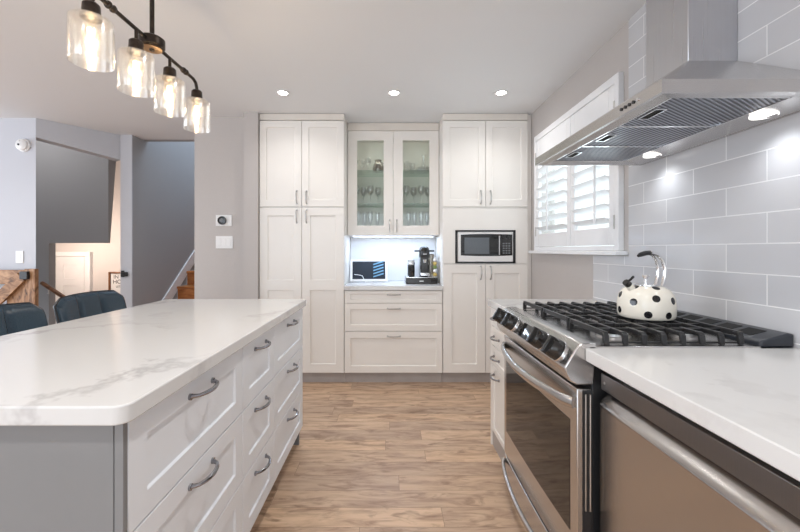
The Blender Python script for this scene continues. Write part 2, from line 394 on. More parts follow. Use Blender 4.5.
# ================================================================== STRUCTURE
fl = MB(); fl.prism([(-6.5, -3.4), (1.45, -3.4), (1.45, 4.2), (-2.85, 4.2), (-2.85, 4.05), (-6.5, 3.6)], lambda p, a: (p[0], p[1], a), -.12, 0)
struct(build('floor', fl, M['floor'], smooth=False), 'light oak plank floor laid across the kitchen', 'floor')
struct(build('floor_lower', MB().box(-6.5, -2.96, 3.6, 6.3, -1.0, -.9), M['floor'], smooth=False), 'lower hall floor down the short stair', 'floor')
ce = MB(); ce.prism([(-6.5, -3.4), (1.45, -3.4), (1.45, 4.25), (-2.90, 4.25), (-2.95, 4.12), (-3.40, 3.60), (-6.5, 3.60)], lambda p, a: (p[0], p[1], a), ZC, ZC + .12)
struct(build('ceiling', ce, M['ceil'], smooth=False), 'smooth off-white ceiling with recessed lights', 'ceiling')
struct(build('ceiling_stairwell', MB().box(-6.6, -2.942, 3.56, 6.3, 3.2, 3.3), M['ceil'], smooth=False), 'raised ceiling over the lower stair', 'ceiling')
# right wall with window hole (Y 2.12..3.27, Z 1.26..2.20)
WY0, WY1, WZ0, WZ1 = 2.11, 3.28, 1.255, 2.205
XP = XW + .008
wr = MB()
for a in ((-3.4, WY0, 0, ZC), (WY1, 4.2, 0, ZC), (WY0, WY1, 0, WZ0), (WY0, WY1, WZ1, ZC)):
    wr.box(XP, XP + .14, a[0], a[1], a[2], a[3])
struct(build('wall_right', wr, M['wall'], smooth=False), 'greige painted wall around the shuttered window')
bs = MB()
bs.prism([(-1.0, .0), (2.39, .0), (2.39, 1.205), (2.035, 1.205), (2.035, ZC), (-1.0, ZC)], lambda p, a: (a, p[0], p[1]), XW, XP)
struct(build('wall_backsplash', bs, M['tile'], smooth=False), 'glossy pale grey subway tile wall behind the range')
# back wall behind cabinets, thermostat wall
struct(build('wall_back', MB().box(-1.30, 1.45, YB, YB + .1, 0, ZC), M['wall'], smooth=False), 'wall behind the far cabinet run')
struct(build('wall_thermostat', MB().box(-1.85, -1.207, 3.52, 4.25, 0, ZC).box(-1.85, -1.72, 4.25, 7.2, 0, 4.5), M['wall'], smooth=False), 'greige wall carrying the thermostat and light switches')
struct(build('wall_pier', MB().box(-1.336, -1.209, 3.40, 3.52, 0, ZC), M['wall'], smooth=False), 'narrow lighter wall return beside the tall pantry')
# left wall and stair surroundings
struct(build('wall_left', MB().prism([(-6.5, 3.55), (-3.38, 3.55), (-3.52, 3.66), (-6.5, 3.66)], lambda p, a: (p[0], p[1], a), 0, 3.2), M['walldaylit'], smooth=False), 'pale daylight-tinted wall behind the wooden gate')
hd = MB(); p0 = (-3.38, 3.55); p1 = (-2.955, 4.08)
hd.add([(p0[0], p0[1], 2.318), (p1[0], p1[1], 2.229), (p1[0], p1[1], 3.2), (p0[0], p0[1], 3.2), (p0[0] - .10, p0[1] + .08, 2.318), (p1[0] - .10, p1[1] + .08, 2.229), (p1[0] - .10, p1[1] + .08, 3.2), (p0[0] - .10, p0[1] + .08, 3.2)],
       [(0, 1, 2, 3), (7, 6, 5, 4), (0, 4, 5, 1), (1, 5, 6, 2), (3, 2, 6, 7), (0, 3, 7, 4)])
struct(build('wall_header', hd, M['walldaylit'], smooth=False), 'slanting pale header over the lower stair opening')
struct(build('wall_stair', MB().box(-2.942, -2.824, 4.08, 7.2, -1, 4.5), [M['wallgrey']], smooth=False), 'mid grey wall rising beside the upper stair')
struct(build('trim_1', MB().box(-2.946, -2.820, 4.065, 4.079, 0, ZC), M['walldaylit'], smooth=False), 'pale end face of the wall between the two stairs', 'trim')
struct(build('wall_upper', MB().box(-2.824, -1.85, 7.1, 7.2, 0, 4.5), M['wallgrey'], smooth=False), 'grey wall at the top of the upper stair')
struct(build('ceiling_upper', MB().box(-2.956, -1.72, 4.25, 7.2, 4.5, 4.6), M['ceil'], smooth=False), 'ceiling above the upper stair', 'ceiling')
struct(build('wall_upper_front', MB().box(-2.824, -1.72, 4.25, 4.33, ZC, 4.5), M['wallgrey'], smooth=False), 'wall above the stair entry')
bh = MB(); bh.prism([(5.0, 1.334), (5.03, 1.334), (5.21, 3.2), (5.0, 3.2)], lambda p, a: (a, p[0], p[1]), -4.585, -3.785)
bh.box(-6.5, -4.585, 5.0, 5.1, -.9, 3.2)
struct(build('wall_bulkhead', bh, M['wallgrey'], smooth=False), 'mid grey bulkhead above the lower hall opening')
struct(build('wall_lower_hall', MB().box(-6.5, -2.942, 6.2, 6.3, -1, 3.2), M['wallwarm'], smooth=False), 'warm lit wall at the end of the lower hall')
struct(build('wall_far_left', MB().box(-6.6, -6.5, 3.65, 6.3, -1, 3.2), M['walldaylit'], smooth=False), 'side wall of the lower hall')
# room behind the camera: side wall with a wide window opening, rear wall with patio opening
ws = MB().box(-6.6, -6.5, -3.4, -1.0, 0, ZC).box(-6.6, -6.5, 3.0, 3.65, 0, ZC).box(-6.6, -6.5, -1.0, 3.0, 0, .4).box(-6.6, -6.5, -1, 3, 2.3, ZC)
struct(build('wall_side', ws, M['walldaylit'], smooth=False), 'living room side wall around a wide window')
wb = MB().box(-6.5, -4.5, -3.5, -3.4, 0, ZC).box(1.2, 1.45, -3.5, -3.4, 0, ZC).box(-4.5, 1.2, -3.5, -3.4, 2.3, ZC)
struct(build('wall_rear', wb, M['wall'], smooth=False), 'rear wall around the wide patio opening')
struct(build('baseboard_right', MB().box(XP - .014, XP, 2.40, 3.42, 0, .11), M['white'], bevel=.003), 'white baseboard under the window wall', 'baseboard')

# lower hall door
d1 = struct(thing('door_1', 'white six panel door in the lower hall', 'door', (-5.37, 6.15, -.9)), 'white six panel door in the lower hall', 'door')
Fd = frame_map((-5.81, 6.14, -.9), (1, 0, 0), (0, 0, 1), (0, -1, 0))
build('door_leaf', shaker(MB(), Fd, .76, 2.03, .04, [(.11, .34, .2, .80), (.42, .65, .2, .80), (.11, .34, .92, 1.55), (.42, .65, .92, 1.55), (.11, .34, 1.67, 1.90), (.42, .65, 1.67, 1.90)], .012), M['white'], d1)
build('door_casing', MB().box(-5.91, -5.82, 6.13, 6.2, -.9, 1.134).box(-5.04, -4.95, 6.13, 6.2, -.9, 1.134).box(-5.91, -4.95, 6.13, 6.2, 1.135, 1.21), M['white'], d1, bevel=.006)

# ---------------------------------------------------------------- window with plantation shutters
win = struct(thing('window_1', 'window', 'window', (XP, 2.7, WZ0)), 'kitchen window with white plantation shutters over the counter', 'window')
fr = MB()
for a in ((2.085, 2.125, 1.235, 2.24), (3.265, 3.305, 1.235, 2.24), (2.125, 3.265, 2.19, 2.24), (2.125, 3.265, 1.235, 1.265)):
    fr.box(XP - .034, XP + .0, *a)
build('window_frame', fr, M['white'], win, bevel=.004)
build('window_sill', MB().box(XP - .075, XP + .0, 2.045, 3.335, 1.21, 1.235), M['white'], win, bevel=.005)
build('window_pane', MB().box(XP + .105, XP + .111, WY0, WY1, WZ0, WZ1), M['pane'], win, smooth=False)
M['louver'] = mat('white_louver', (.84, .85, .86), .35)
for k, (ya, yb) in enumerate(((2.127, 2.640), (2.646, 3.263))):
    sp = MB(); x0, x1 = XP - .032, XP - .004
    st = .052
    sp.box(x0, x1, ya, ya + st, 1.268, 2.187); sp.box(x0, x1, yb - st, yb, 1.268, 2.187)
    sp.box(x0, x1, ya + st, yb - st, 1.268, 1.375); sp.box(x0, x1, ya + st, yb - st, 2.035, 2.187)
    pan = build('shutter_panel', sp, M['white'], win, bevel=.003)
    z = 1.375 + .045; n = 8; pitch = (2.035 - 1.375) / n
    lv = MB()
    for i in range(n):
        zc = 1.375 + pitch * (i + .5); a = math.radians(-22); hw = .042
        pr = [(-hw, 0), (-hw * .5, .0045), (hw * .5, .0045), (hw, 0), (hw * .5, -.0045), (-hw * .5, -.0045)]
        pr = [(p[0] * math.cos(a) - p[1] * math.sin(a), p[0] * math.sin(a) + p[1] * math.cos(a)) for p in pr]
        lv.prism([((x0 + x1) / 2 + p[0], zc + p[1]) for p in pr], lambda p, y: (p[0], y, p[1]), ya + st + .001, yb - st - .001)
    build('louvers', lv, M['louver'], pan, angle=30)
    yc = 2.27 if k == 0 else (ya + yb) / 2
    build('tilt_rod', MB().box(x0 - .038, x0 - .028, yc - .006, yc + .006, 1.40, 2.0), M['white'], pan)
    for zh in (1.40, 2.05):
        build('hinge', MB().box(x0 - .004, x0, ya - .012 if k == 0 else yb - .004, ya + .004 if k == 0 else yb + .012, zh - .04, zh + .04), M['satin'], pan)

# ================================================================== FAR CABINETS
FY = frame_map((0, YF, 0), (1, 0, 0), (0, 0, 1), (0, -1, 0))
def front_at(x, z, y=YF): return frame_map((x, y, z), (1, 0, 0), (0, 0, 1), (0, -1, 0))
def cab_door(parent, x0, x1, z0, z1, y=YF, panels=None, handle=None, rail=.062, glass=False, name='door'):
    F = front_at(x0, z0, y)
    mb = shaker(MB(), F, x1 - x0, z1 - z0, .019, panels, .009, glass, rail)
    d = build(name, mb, M['cab'], parent, bevel=.0012, seg=1)
    if handle:
        build('handle', bow_pull(MB(), F, handle[0] - x0, handle[1] - z0, handle[2] if len(handle) > 2 else .118, .028, handle[3] if len(handle) > 3 else True), M['satin'], d)
    return d
PX0, PX1 = -1.205, -.424
pantry = thing('pantry_cabinet', 'tall white four-door pantry left of the glass-front cabinet', 'cabinet', ((PX0 + PX1) / 2, YF + .3, 0))
build('carcass', MB().box(PX0, PX1, YF + .021, YB - .003, .105, 2.44), M['cab'], pantry, bevel=.001, seg=1)
build('crown', MB().box(PX0, PX1, YF + .002, YB - .003, 2.44, ZC - .002), M['crown'], pantry, bevel=.003)
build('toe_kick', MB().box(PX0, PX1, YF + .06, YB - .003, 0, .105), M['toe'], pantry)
xm = (PX0 + PX1) / 2
cab_door(pantry, PX0 + .002, xm - .002, 1.640, 2.432, handle=(xm - .045, 1.725))
cab_door(pantry, xm + .002, PX1 - .002, 1.640, 2.432, handle=(xm + .045, 1.725))
hh = 1.632 - .108; wd = xm - PX0 - .004
pn = [(.075, wd - .075, .08, .76), (.075, wd - .075, .855, hh - .075)]
cab_door(pantry, PX0 + .002, xm - .002, .108, 1.632, panels=pn, handle=(xm - .045, 1.55))
cab_door(pantry, xm + .002, PX1 - .002, .108, 1.632, panels=pn, handle=(xm + .045, 1.55))

TX0, TX1 = .488, 1.275
tower = thing('microwave_tower_cabinet', 'tall white cabinet with a microwave niche beside the window wall', 'cabinet', ((TX0 + TX1) / 2, YF + .3, 0))
tm = MB()   # carcass with a niche for the microwave
NX0, NX1, NZ0, NZ1 = .601, 1.158, 1.118, 1.424
tm.box(TX0, NX0, YF + .021, YB - .003, .105, 2.44); tm.box(NX1, TX1, YF + .021, YB - .003, .105, 2.44)
tm.box(NX0, NX1, YF + .021, YB - .003, .105, NZ0 - .001); tm.box(NX0, NX1, YF + .021, YB - .003, NZ1 + .001, 2.44); tm.box(NX0, NX1, YB - .1, YB - .003, NZ0, NZ1)
build('carcass', tm, M['cab'], tower, smooth=False)
fp = MB()
fp.box(TX0 + .002, NX0, YF, YF + .02, 1.116, 1.622); fp.box(NX1, TX1 - .002, YF, YF + .02, 1.116, 1.622)
fp.box(NX0, NX1, YF, YF + .02, NZ1, 1.622)
build('niche_panel', fp, M['cab'], tower, smooth=False)
build('crown', MB().box(TX0, TX1, YF + .002, YB - .003, 2.44, ZC - .002), M['crown'], tower, bevel=.003)
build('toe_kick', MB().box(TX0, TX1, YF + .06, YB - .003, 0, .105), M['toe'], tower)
build('filler', MB().box(TX1 + .001, XP - .001, YF + .03, YF + .05, 0, ZC - .002), M['cab'], tower)
xt = (TX0 + TX1) / 2
cab_door(tower, TX0 + .002, xt - .002, 1.640, 2.432, handle=(xt - .045, 1.725))
cab_door(tower, xt + .002, TX1 - .002, 1.640, 2.432, handle=(xt + .045, 1.725))
cab_door(tower, TX0 + .002, xt - .002, .108, 1.108, handle=(xt - .045, 1.03), rail=.08)
cab_door(tower, xt + .002, TX1 - .002, .108, 1.108, handle=(xt + .045, 1.03), rail=.08)

# microwave
mw = thing('microwave_oven', 'built-in microwave with white face and dark window in the tall cabinet', 'microwave', ((NX0 + NX1) / 2, YF + .2, NZ0))
bz = MB(); B = .022
bz.box(NX0 + .001, NX1 - .001, YF - .004, YF + .03, NZ0, NZ0 + .012).box(NX0 + .001, NX1 - .001, YF - .004, YF + .03, NZ1 - .014, NZ1 - .001)
bz.box(NX0 + .001, NX0 + .02, YF - .004, YF + .03, NZ0, NZ1 - .001).box(NX1 - .02, NX1 - .001, YF - .004, YF + .03, NZ0, NZ1 - .001)
build('surround', bz, M['black'], mw)
build('body', MB().box(NX0 + .022, NX1 - .022, YF + .0, YB - .15, NZ0 + .013, NZ1 - .016), M['whiteplastic'], mw, bevel=.004)
wp = []
for i in range(13):
    t = i / 12; wp.append((NX0 + .052 + t * .475, 1.382 + .006 * math.sin(PI * t)))
for i in range(13):
    t = 1 - i / 12; wp.append((NX0 + .052 + t * .475, 1.190 - .006 * math.sin(PI * t)))
build('window', MB().prism(wp, lambda p, y: (p[0], y, p[1]), YF - .0015, YF + .004), M['blackglass'], mw)
M['mwscreen'] = noisy('microwave_screen', (.10, .115, .13), (.14, .155, .17), .25, nscale=200)
build('screen', MB().box(NX0 + .085, NX0 + .315, YF - .0025, YF - .0016, 1.205, 1.355), M['mwscreen'], mw, smooth=False)
M['keys'] = mat('dim_keys', (.16, .17, .18), .4)
kp = build('control_panel', MB().box(NX0 + .425, NX0 + .521, YF - .0025, YF - .0016, 1.198, 1.374), M['blackgloss'], mw, smooth=False)
for r in range(5):
    for c_ in range(3):
        build('key', MB().box(NX0 + .437 + c_ * .026, NX0 + .455 + c_ * .026, YF - .0035, YF - .0026, 1.205 + r * .022, 1.218 + r * .022), M['keys'], kp, smooth=False)
build('door_handle', MB().box(NX0 + .402, NX0 + .412, YF - .006, YF - .0016, 1.196, 1.372), M['satin'], mw, bevel=.001)

# glass-front wall cabinet
GY = 3.68; GX0, GX1 = PX1 + .003, TX0 - .003; GZ0 = 1.385; GZ1 = 2.42
gc = thing('glass_front_cabinet', 'white wall cabinet with two glass doors holding stemware', 'cabinet', (0.03, GY + .17, GZ0))
M['cabin'] = noisy('cabinet_interior', (.80, .80, .73), (.83, .83, .77), .6, nscale=3)
g = MB(); t = .018
g.box(GX0, GX0 + t, GY + .021, YB - .003, GZ0, GZ1).box(GX1 - t, GX1, GY + .021, YB - .003, GZ0, GZ1)
g.box(GX0 + t, GX1 - t, GY + .021, YB - .003, GZ0, GZ0 + t).box(GX0 + t, GX1 - t, GY + .021, YB - .003, GZ1 - t, GZ1)
build('carcass', g, M['cab'], gc, smooth=False)
build('back_panel', MB().box(GX0 + t, GX1 - t, YB - .015, YB - .003, GZ0 + t, GZ1 - t), M['cabin'], gc, smooth=False)
build('crown', MB().box(GX0, GX1, GY + .0, YB - .003, GZ1 + .002, ZC - .002), M['crown'], gc, bevel=.003)
gm = (GX0 + GX1) / 2
for x0, x1, hx in ((GX0 + .002, gm - .002, gm - .035), (gm + .002, GX1 - .002, gm + .035)):
    W_ = x1 - x0; H_ = GZ1 - GZ0 - .004
    d = cab_door(gc, x0, x1, GZ0 + .002, GZ1 - .002, GY, [(.093, W_ - .093, .095, H_ - .093)], (hx, GZ0 + .095, .115), glass=True)
    build('glass_pane', MB().box(x0 + .09, x1 - .09, GY + .010, GY + .013, GZ0 + .09, GZ1 - .09), M['pane'], d, smooth=False)
SHZ = (1.705, 2.035)
for z in SHZ:
    build('shelf', MB().box(GX0 + t + .002, GX1 - t - .002, GY + .03, YB - .02, z - .008, z), M['shelfglass'], gc, smooth=False)

area('cabinet_fill', (.03, 3.74, GZ1 - t - .004), (math.radians(-18), 0, 0), .8, .02, .45, (1.0, .98, .94))   # added fill inside the glass-front cabinet, no lamp built
# glassware
def wine_prof(r, h):
    return [(.0, 0), (r * .85, .001), (r * .8, .004), (.006, .009), (.0042, .03), (.0042, h * .45), (.012, h * .5), (r * .8, h * .62), (r, h * .75), (r * .82, h), (r * .79, h), (r * .96, h * .75), (r * .76, h * .63), (.0, h * .52)]
def tumbler_prof(r, h): return [(0, 0), (r * .8, 0), (r, h), (r * .94, h), (r * .76, .008), (0, .008)]
gi = {}
def glass_item(kind, x, y, z, label, cat, group, prof):
    if kind not in gi:
        o = build(kind, MB().lathe(prof, (x, y, z), n=20), M['crystal'], origin=(x, y, z)); tag(o, label, cat, group); gi[kind] = o; return o
    o = gi[kind].copy(); C.objects.link(o); o.location = (x, y, z); tag(o, label, cat, group); return o
zb = GZ0 + t + .001
for i, x in enumerate((-.33, -.265, -.20, -.13, .19, .255, .32, .385)):
    glass_item('champagne_flute', x, 3.80 + (i % 2) * .08, zb, 'tall clear flute on the cabinet floor behind the glass doors', 'glass', 'flutes on the bottom of the glass-front cabinet',
               [(0, 0), (.03, .001), (.028, .004), (.005, .009), (.0042, .07), (.014, .10), (.025, .16), (.022, .23), (.020, .23), (.022, .16), (.011, .105), (0, .10)])
for i, x in enumerate((-.345, -.275, -.20, -.125, .17, .245, .32, .395)):
    glass_item('wine_glass', x, 3.80 + (i % 2) * .09, SHZ[0] + .001, 'rounded clear wine glass on the middle glass shelf', 'glass', 'wine glasses on the middle glass shelf', wine_prof(.036, .19))
for i, x in enumerate((-.355, -.29, -.225)):
    glass_item('wine_glass_short', x, 3.82 + (i % 2) * .08, SHZ[1] + .001, 'short stemmed glass on the top shelf behind the left glass door', 'glass', 'short stemmed glasses on the top glass shelf', wine_prof(.034, .15))
for i, x in enumerate((.17, .235)):
    glass_item('tumbler', x, 3.82 + (i % 2) * .08, SHZ[1] + .001, 'clear tumbler on the top shelf behind the right glass door', 'glass', 'tumblers on the top glass shelf', tumbler_prof(.032, .11))
tag(build('glass_jug', MB().lathe([(0, 0), (.05, 0), (.06, .03), (.05, .07), (.03, .10), (.038, .12), (.035, .12), (.027, .10), (.046, .07), (.055, .03), (.046, .006), (0, .006)], (-.12, 3.80, SHZ[1] + .001), n=24)
          .tube([(-.09, 3.80, SHZ[1] + .10), (-.06, 3.80, SHZ[1] + .085), (-.063, 3.80, SHZ[1] + .05), (-.07, 3.80, SHZ[1] + .035)], .005), M['jug'], origin=(-.12, 3.80, SHZ[1] + .001)),
    'small smoky glass jug at the middle of the top shelf', 'jug')
tag(build('glass_carafe', MB().lathe([(0, 0), (.075, 0), (.085, .02), (.08, .045), (.02, .075), (.018, .16), (.026, .18), (.022, .18), (.014, .16), (.016, .08), (.07, .045), (.07, .01), (0, .008)], (.345, 3.83, SHZ[1] + .001), n=24), M['crystal'], origin=(.345, 3.83, SHZ[1] + .001)),
    'clear wide-based carafe on the top shelf behind the right glass door', 'carafe')

# drawer base and coffee counter
BX0, BX1 = PX1 + .003, TX0 - .003
db = thing('coffee_station_drawer_cabinet', 'white three-drawer base cabinet below the coffee machine', 'cabinet', (0.03, YF + .3, 0))
build('carcass', MB().box(BX0, BX1, YF + .021, YB - .003, .105, .868), M['cab'], db, smooth=False)
build('toe_kick', MB().box(BX0, BX1, YF + .06, YB - .003, 0, .105), M['toe'], db)
for z0, z1, rl, hz in ((.752, .864, .03, .828), (.493, .747, .055, .70), (.108, .488, .062, .445)):
    W_ = BX1 - BX0 - .004; H_ = z1 - z0
    cab_door(db, BX0 + .002, BX1 - .002, z0, z1, panels=[(.055, W_ - .055, rl, H_ - rl)], handle=(.035, hz, .115, False), name='drawer')
cc = tag(build('coffee_station_countertop', MB().box(BX0, BX1, YF - .02, YB - .004, .870, .910), M['quartz'], bevel=.003, origin=(.03, 3.7, .87)), 'short white quartz countertop under the coffee machine', 'countertop')
# alcove splash panel + LED strip
struct(build('wall_alcove', MB().box(BX0, BX1, YB - .02, YB - .004, .911, GZ0 - .001), M['white'], smooth=False), 'white panel behind the coffee machine, lit by strip light')
led = thing('led_strip_light', 'cool white strip light under the glass-front cabinet', 'light', (.03, 3.75, GZ0 - .012))
build('housing', MB().box(BX0 + .05, BX1 - .05, 3.735, 3.765, GZ0 - .008, GZ0 - .001), M['whiteplastic'], led)
build('diffuser', MB().box(BX0 + .055, BX1 - .055, 3.738, 3.762, GZ0 - .011, GZ0 - .0085), M['led'], led)
area('led_light', (.03, 3.75, GZ0 - .014), (0, 0, 0), .8, .02, 2.0, (.58, .75, 1.0))

# tablet / framed display
tb = thing('framed_display', 'white framed digital display leaning on the coffee counter', 'display', (-.215, 3.80, .91))
an = math.radians(-14); ca, sa = math.cos(an), math.sin(an)
def Tm(u, v, w_, base=(-.215, 3.80, .9155), rz=math.radians(4)):
    y = v * -sa - w_ * ca; z = v * ca - w_ * sa
    x = u
    return (base[0] + x * math.cos(rz) - y * math.sin(rz), base[1] + x * math.sin(rz) + y * math.cos(rz), base[2] + z)
def tbox(mb, F, u0, u1, v0, v1, w0, w1, mi=None):
    vs = [F(u, v, w_) for w_ in (w0, w1) for v in (v0, v1) for u in (u0, u1)]
    return mb.add(vs, [(0, 2, 3, 1), (4, 5, 7, 6), (0, 1, 5, 4), (2, 6, 7, 3), (0, 4, 6, 2), (1, 3, 7, 5)], mi)
TW, TH = .385, .235
build('frame', tbox(MB(), Tm, -TW / 2, TW / 2, .004, TH, -.014, .0), M['whiteplastic'], tb, bevel=.004)
scr = build('screen', tbox(MB(), Tm, -TW / 2 + .024, TW / 2 - .024, .028, TH - .022, .0003, .0012), mat('display_screen', (.025, .035, .05), .06), tb, smooth=False)
M['scrblue'] = emis('screen_reflection_glow', (.10, .24, .38), .28)  # reflection on the screen painted as glowing bands
sb = MB()
for i in range(5):
    v = .045 + i * .032
    sb.add([Tm(.045, v, .0016), Tm(.150, v + .032, .0016), Tm(.150, v + .047, .0016), Tm(.045, v + .013, .0016)], [(0, 1, 2, 3)])
build('reflection_bands', sb, M['scrblue'], scr, smooth=False)
build('reflection_curve', MB().tube([Tm(-.15 + .1 * i / 6, .075 - .02 * (i / 6) ** 2 - (.03 if i == 6 else 0), .0018) for i in range(7)], .003, 6), emis('screen_pale', (.5, .55, .6), .5), scr)  # pale curve of the painted screen reflection
build('stand', tbox(MB(), Tm, -.04, .04, .0, .12, -.028, -.0145), M['whiteplastic'], tb)

# coffee machine on its pod drawer
pd = thing('pod_organizer', 'low black capsule drawer under the coffee machine', 'coffee pod box', (.305, 3.76, .911))
build('body', MB().box(.155, .462, 3.60, 3.93, .911, .968), M['blackgloss'], pd, bevel=.006)
build('top_rail', MB().box(.16, .457, 3.605, 3.925, .969, .976), M['chrome'], pd, bevel=.002)
build('nameplate', MB().box(.285, .325, 3.597, 3.5995, .935, .943), M['satin'], pd)
mf = thing('milk_frother', 'small black milk frother standing left of the coffee machine', 'milk frother', (.213, 3.74, .977))
build('jug', MB().lathe([(0, 0), (.034, 0), (.036, .01), (.036, .125), (0, .125)], (.213, 3.74, .977)), M['blackgloss'], mf)
build('band', MB().lathe([(.0365, .0), (.0375, .004), (.0375, .020), (.0365, .024)], (.213, 3.74, 1.092)), M['chrome'], mf)
build('lid', MB().lathe([(0, .0), (.035, 0), (.034, .022), (.0, .026)], (.213, 3.74, 1.117)), M['satin'], mf)
cm = thing('coffee_machine', 'black capsule coffee machine with lever arms on the coffee counter', 'coffee machine', (.345, 3.77, .977))
bd = MB(); bd.box(.300, .385, 3.68, 3.90, .977, 1.20); build('body', bd, M['blackgloss'], cm, bevel=.012, seg=3)
build('head', MB().lathe([(0, 0), (.05, 0), (.054, .02), (.052, .07), (.045, .095), (.03, .108), (0, .112)], (.343, 3.72, 1.165), n=28), M['blackgloss'], cm)
for a_, b_ in ((.245, .300), (.386, .440)): build('lever', MB().box(a_, b_, 3.70, 3.74, 1.222, 1.240), M['black'], cm, bevel=.004)
build('spout', MB().lathe([(0, 0), (.014, 0), (.02, .03), (0, .035)], (.343, 3.672, 1.115)), M['chrome'], cm)
build('cup_tray', MB().box(.300, .386, 3.60, 3.679, .99, 1.018), M['chrome'], cm, bevel=.004)
build('water_tank', MB().box(.392, .445, 3.72, 3.88, .979, 1.20), M['jug'], cm, bevel=.01, smooth=True)
build('emblem', MB().box(.325, .362, 3.662, 3.6668, 1.196, 1.203), M['satin'], cm)
ph = thing('capsule_rack', 'small chrome rack of coffee capsules at the right of the coffee machine', 'capsule rack', (.440, 3.64, .977))
build('post', MB().tube([(.440, 3.64, .977), (.440, 3.64, 1.17)], .004), M['chrome'], ph)
capm = [mat('capsule_gold', (.45, .34, .12), .3, 1.), mat('capsule_silver', (.6, .6, .6), .25, 1.), mat('capsule_green', (.16, .22, .08), .3, .8)]
for i in range(5):
    build('capsule', MB().lathe([(0, 0), (.012, 0), (.018, .022), (.019, .024), (0, .026)], (.440, 3.655, 1.0 + i * .036), 'y', n=14), capm[i % 3], ph)

# ================================================================== ISLAND
IX = -.555; IY0, IY1 = .788, 2.365; IXL = -1.20
isl = thing('kitchen_island', 'white island cabinet with nine drawers facing the range', 'island', (-.9, 1.57, 0))
build('carcass', MB().box(IXL, IX - .0195, IY0, IY1, .115, .884), M['island'], isl, smooth=False)
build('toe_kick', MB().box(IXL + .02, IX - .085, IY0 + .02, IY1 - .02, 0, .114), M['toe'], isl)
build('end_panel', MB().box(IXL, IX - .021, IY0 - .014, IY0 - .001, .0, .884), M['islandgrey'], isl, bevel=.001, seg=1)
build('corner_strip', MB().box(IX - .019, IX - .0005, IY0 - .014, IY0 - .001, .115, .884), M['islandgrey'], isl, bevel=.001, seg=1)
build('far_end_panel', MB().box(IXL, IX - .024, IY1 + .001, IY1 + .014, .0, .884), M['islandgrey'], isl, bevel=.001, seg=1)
FI = lambda y, z: frame_map((IX, y, z), (0, 1, 0), (0, 0, 1), (1, 0, 0))
cols = ((IY0 + .002, 1.401), (1.405, 1.780), (1.784, IY1 - .002)); rows = ((.632, .878), (.372, .628), (.122, .368))
for y0, y1 in cols:
    for z0, z1 in rows:
        F = FI(y0, z0); W_ = y1 - y0; H_ = z1 - z0
        d = build('drawer', shaker(MB(), F, W_, H_, .019, [(.062, W_ - .062, .058, H_ - .058)], .008), M['island'], isl, bevel=.0012, seg=1)
        build('handle', bow_pull(MB(), F, W_ / 2, H_ - .045, .13, .030, False, .0052), M['nickel'], d)
def rrect(x0, x1, y0, y1, r, n=6):
    pts = []
    for cx, cy, a in ((x1 - r, y1 - r, 0), (x0 + r, y1 - r, PI / 2), (x0 + r, y0 + r, PI), (x1 - r, y0 + r, 1.5 * PI)):
        pts += [(cx + r * math.cos(a + PI / 2 * i / n), cy + r * math.sin(a + PI / 2 * i / n)) for i in range(n + 1)]
    return pts
it = tag(build('island_countertop', MB().prism(rrect(-1.43, -.533, .748, 2.392, .03), lambda p, a: (p[0], p[1], a), .885, .925), M['quartz'], bevel=.004, seg=3, origin=(-.98, 1.57, .885)),
         'large white grey-veined quartz slab on top of the island', 'countertop')

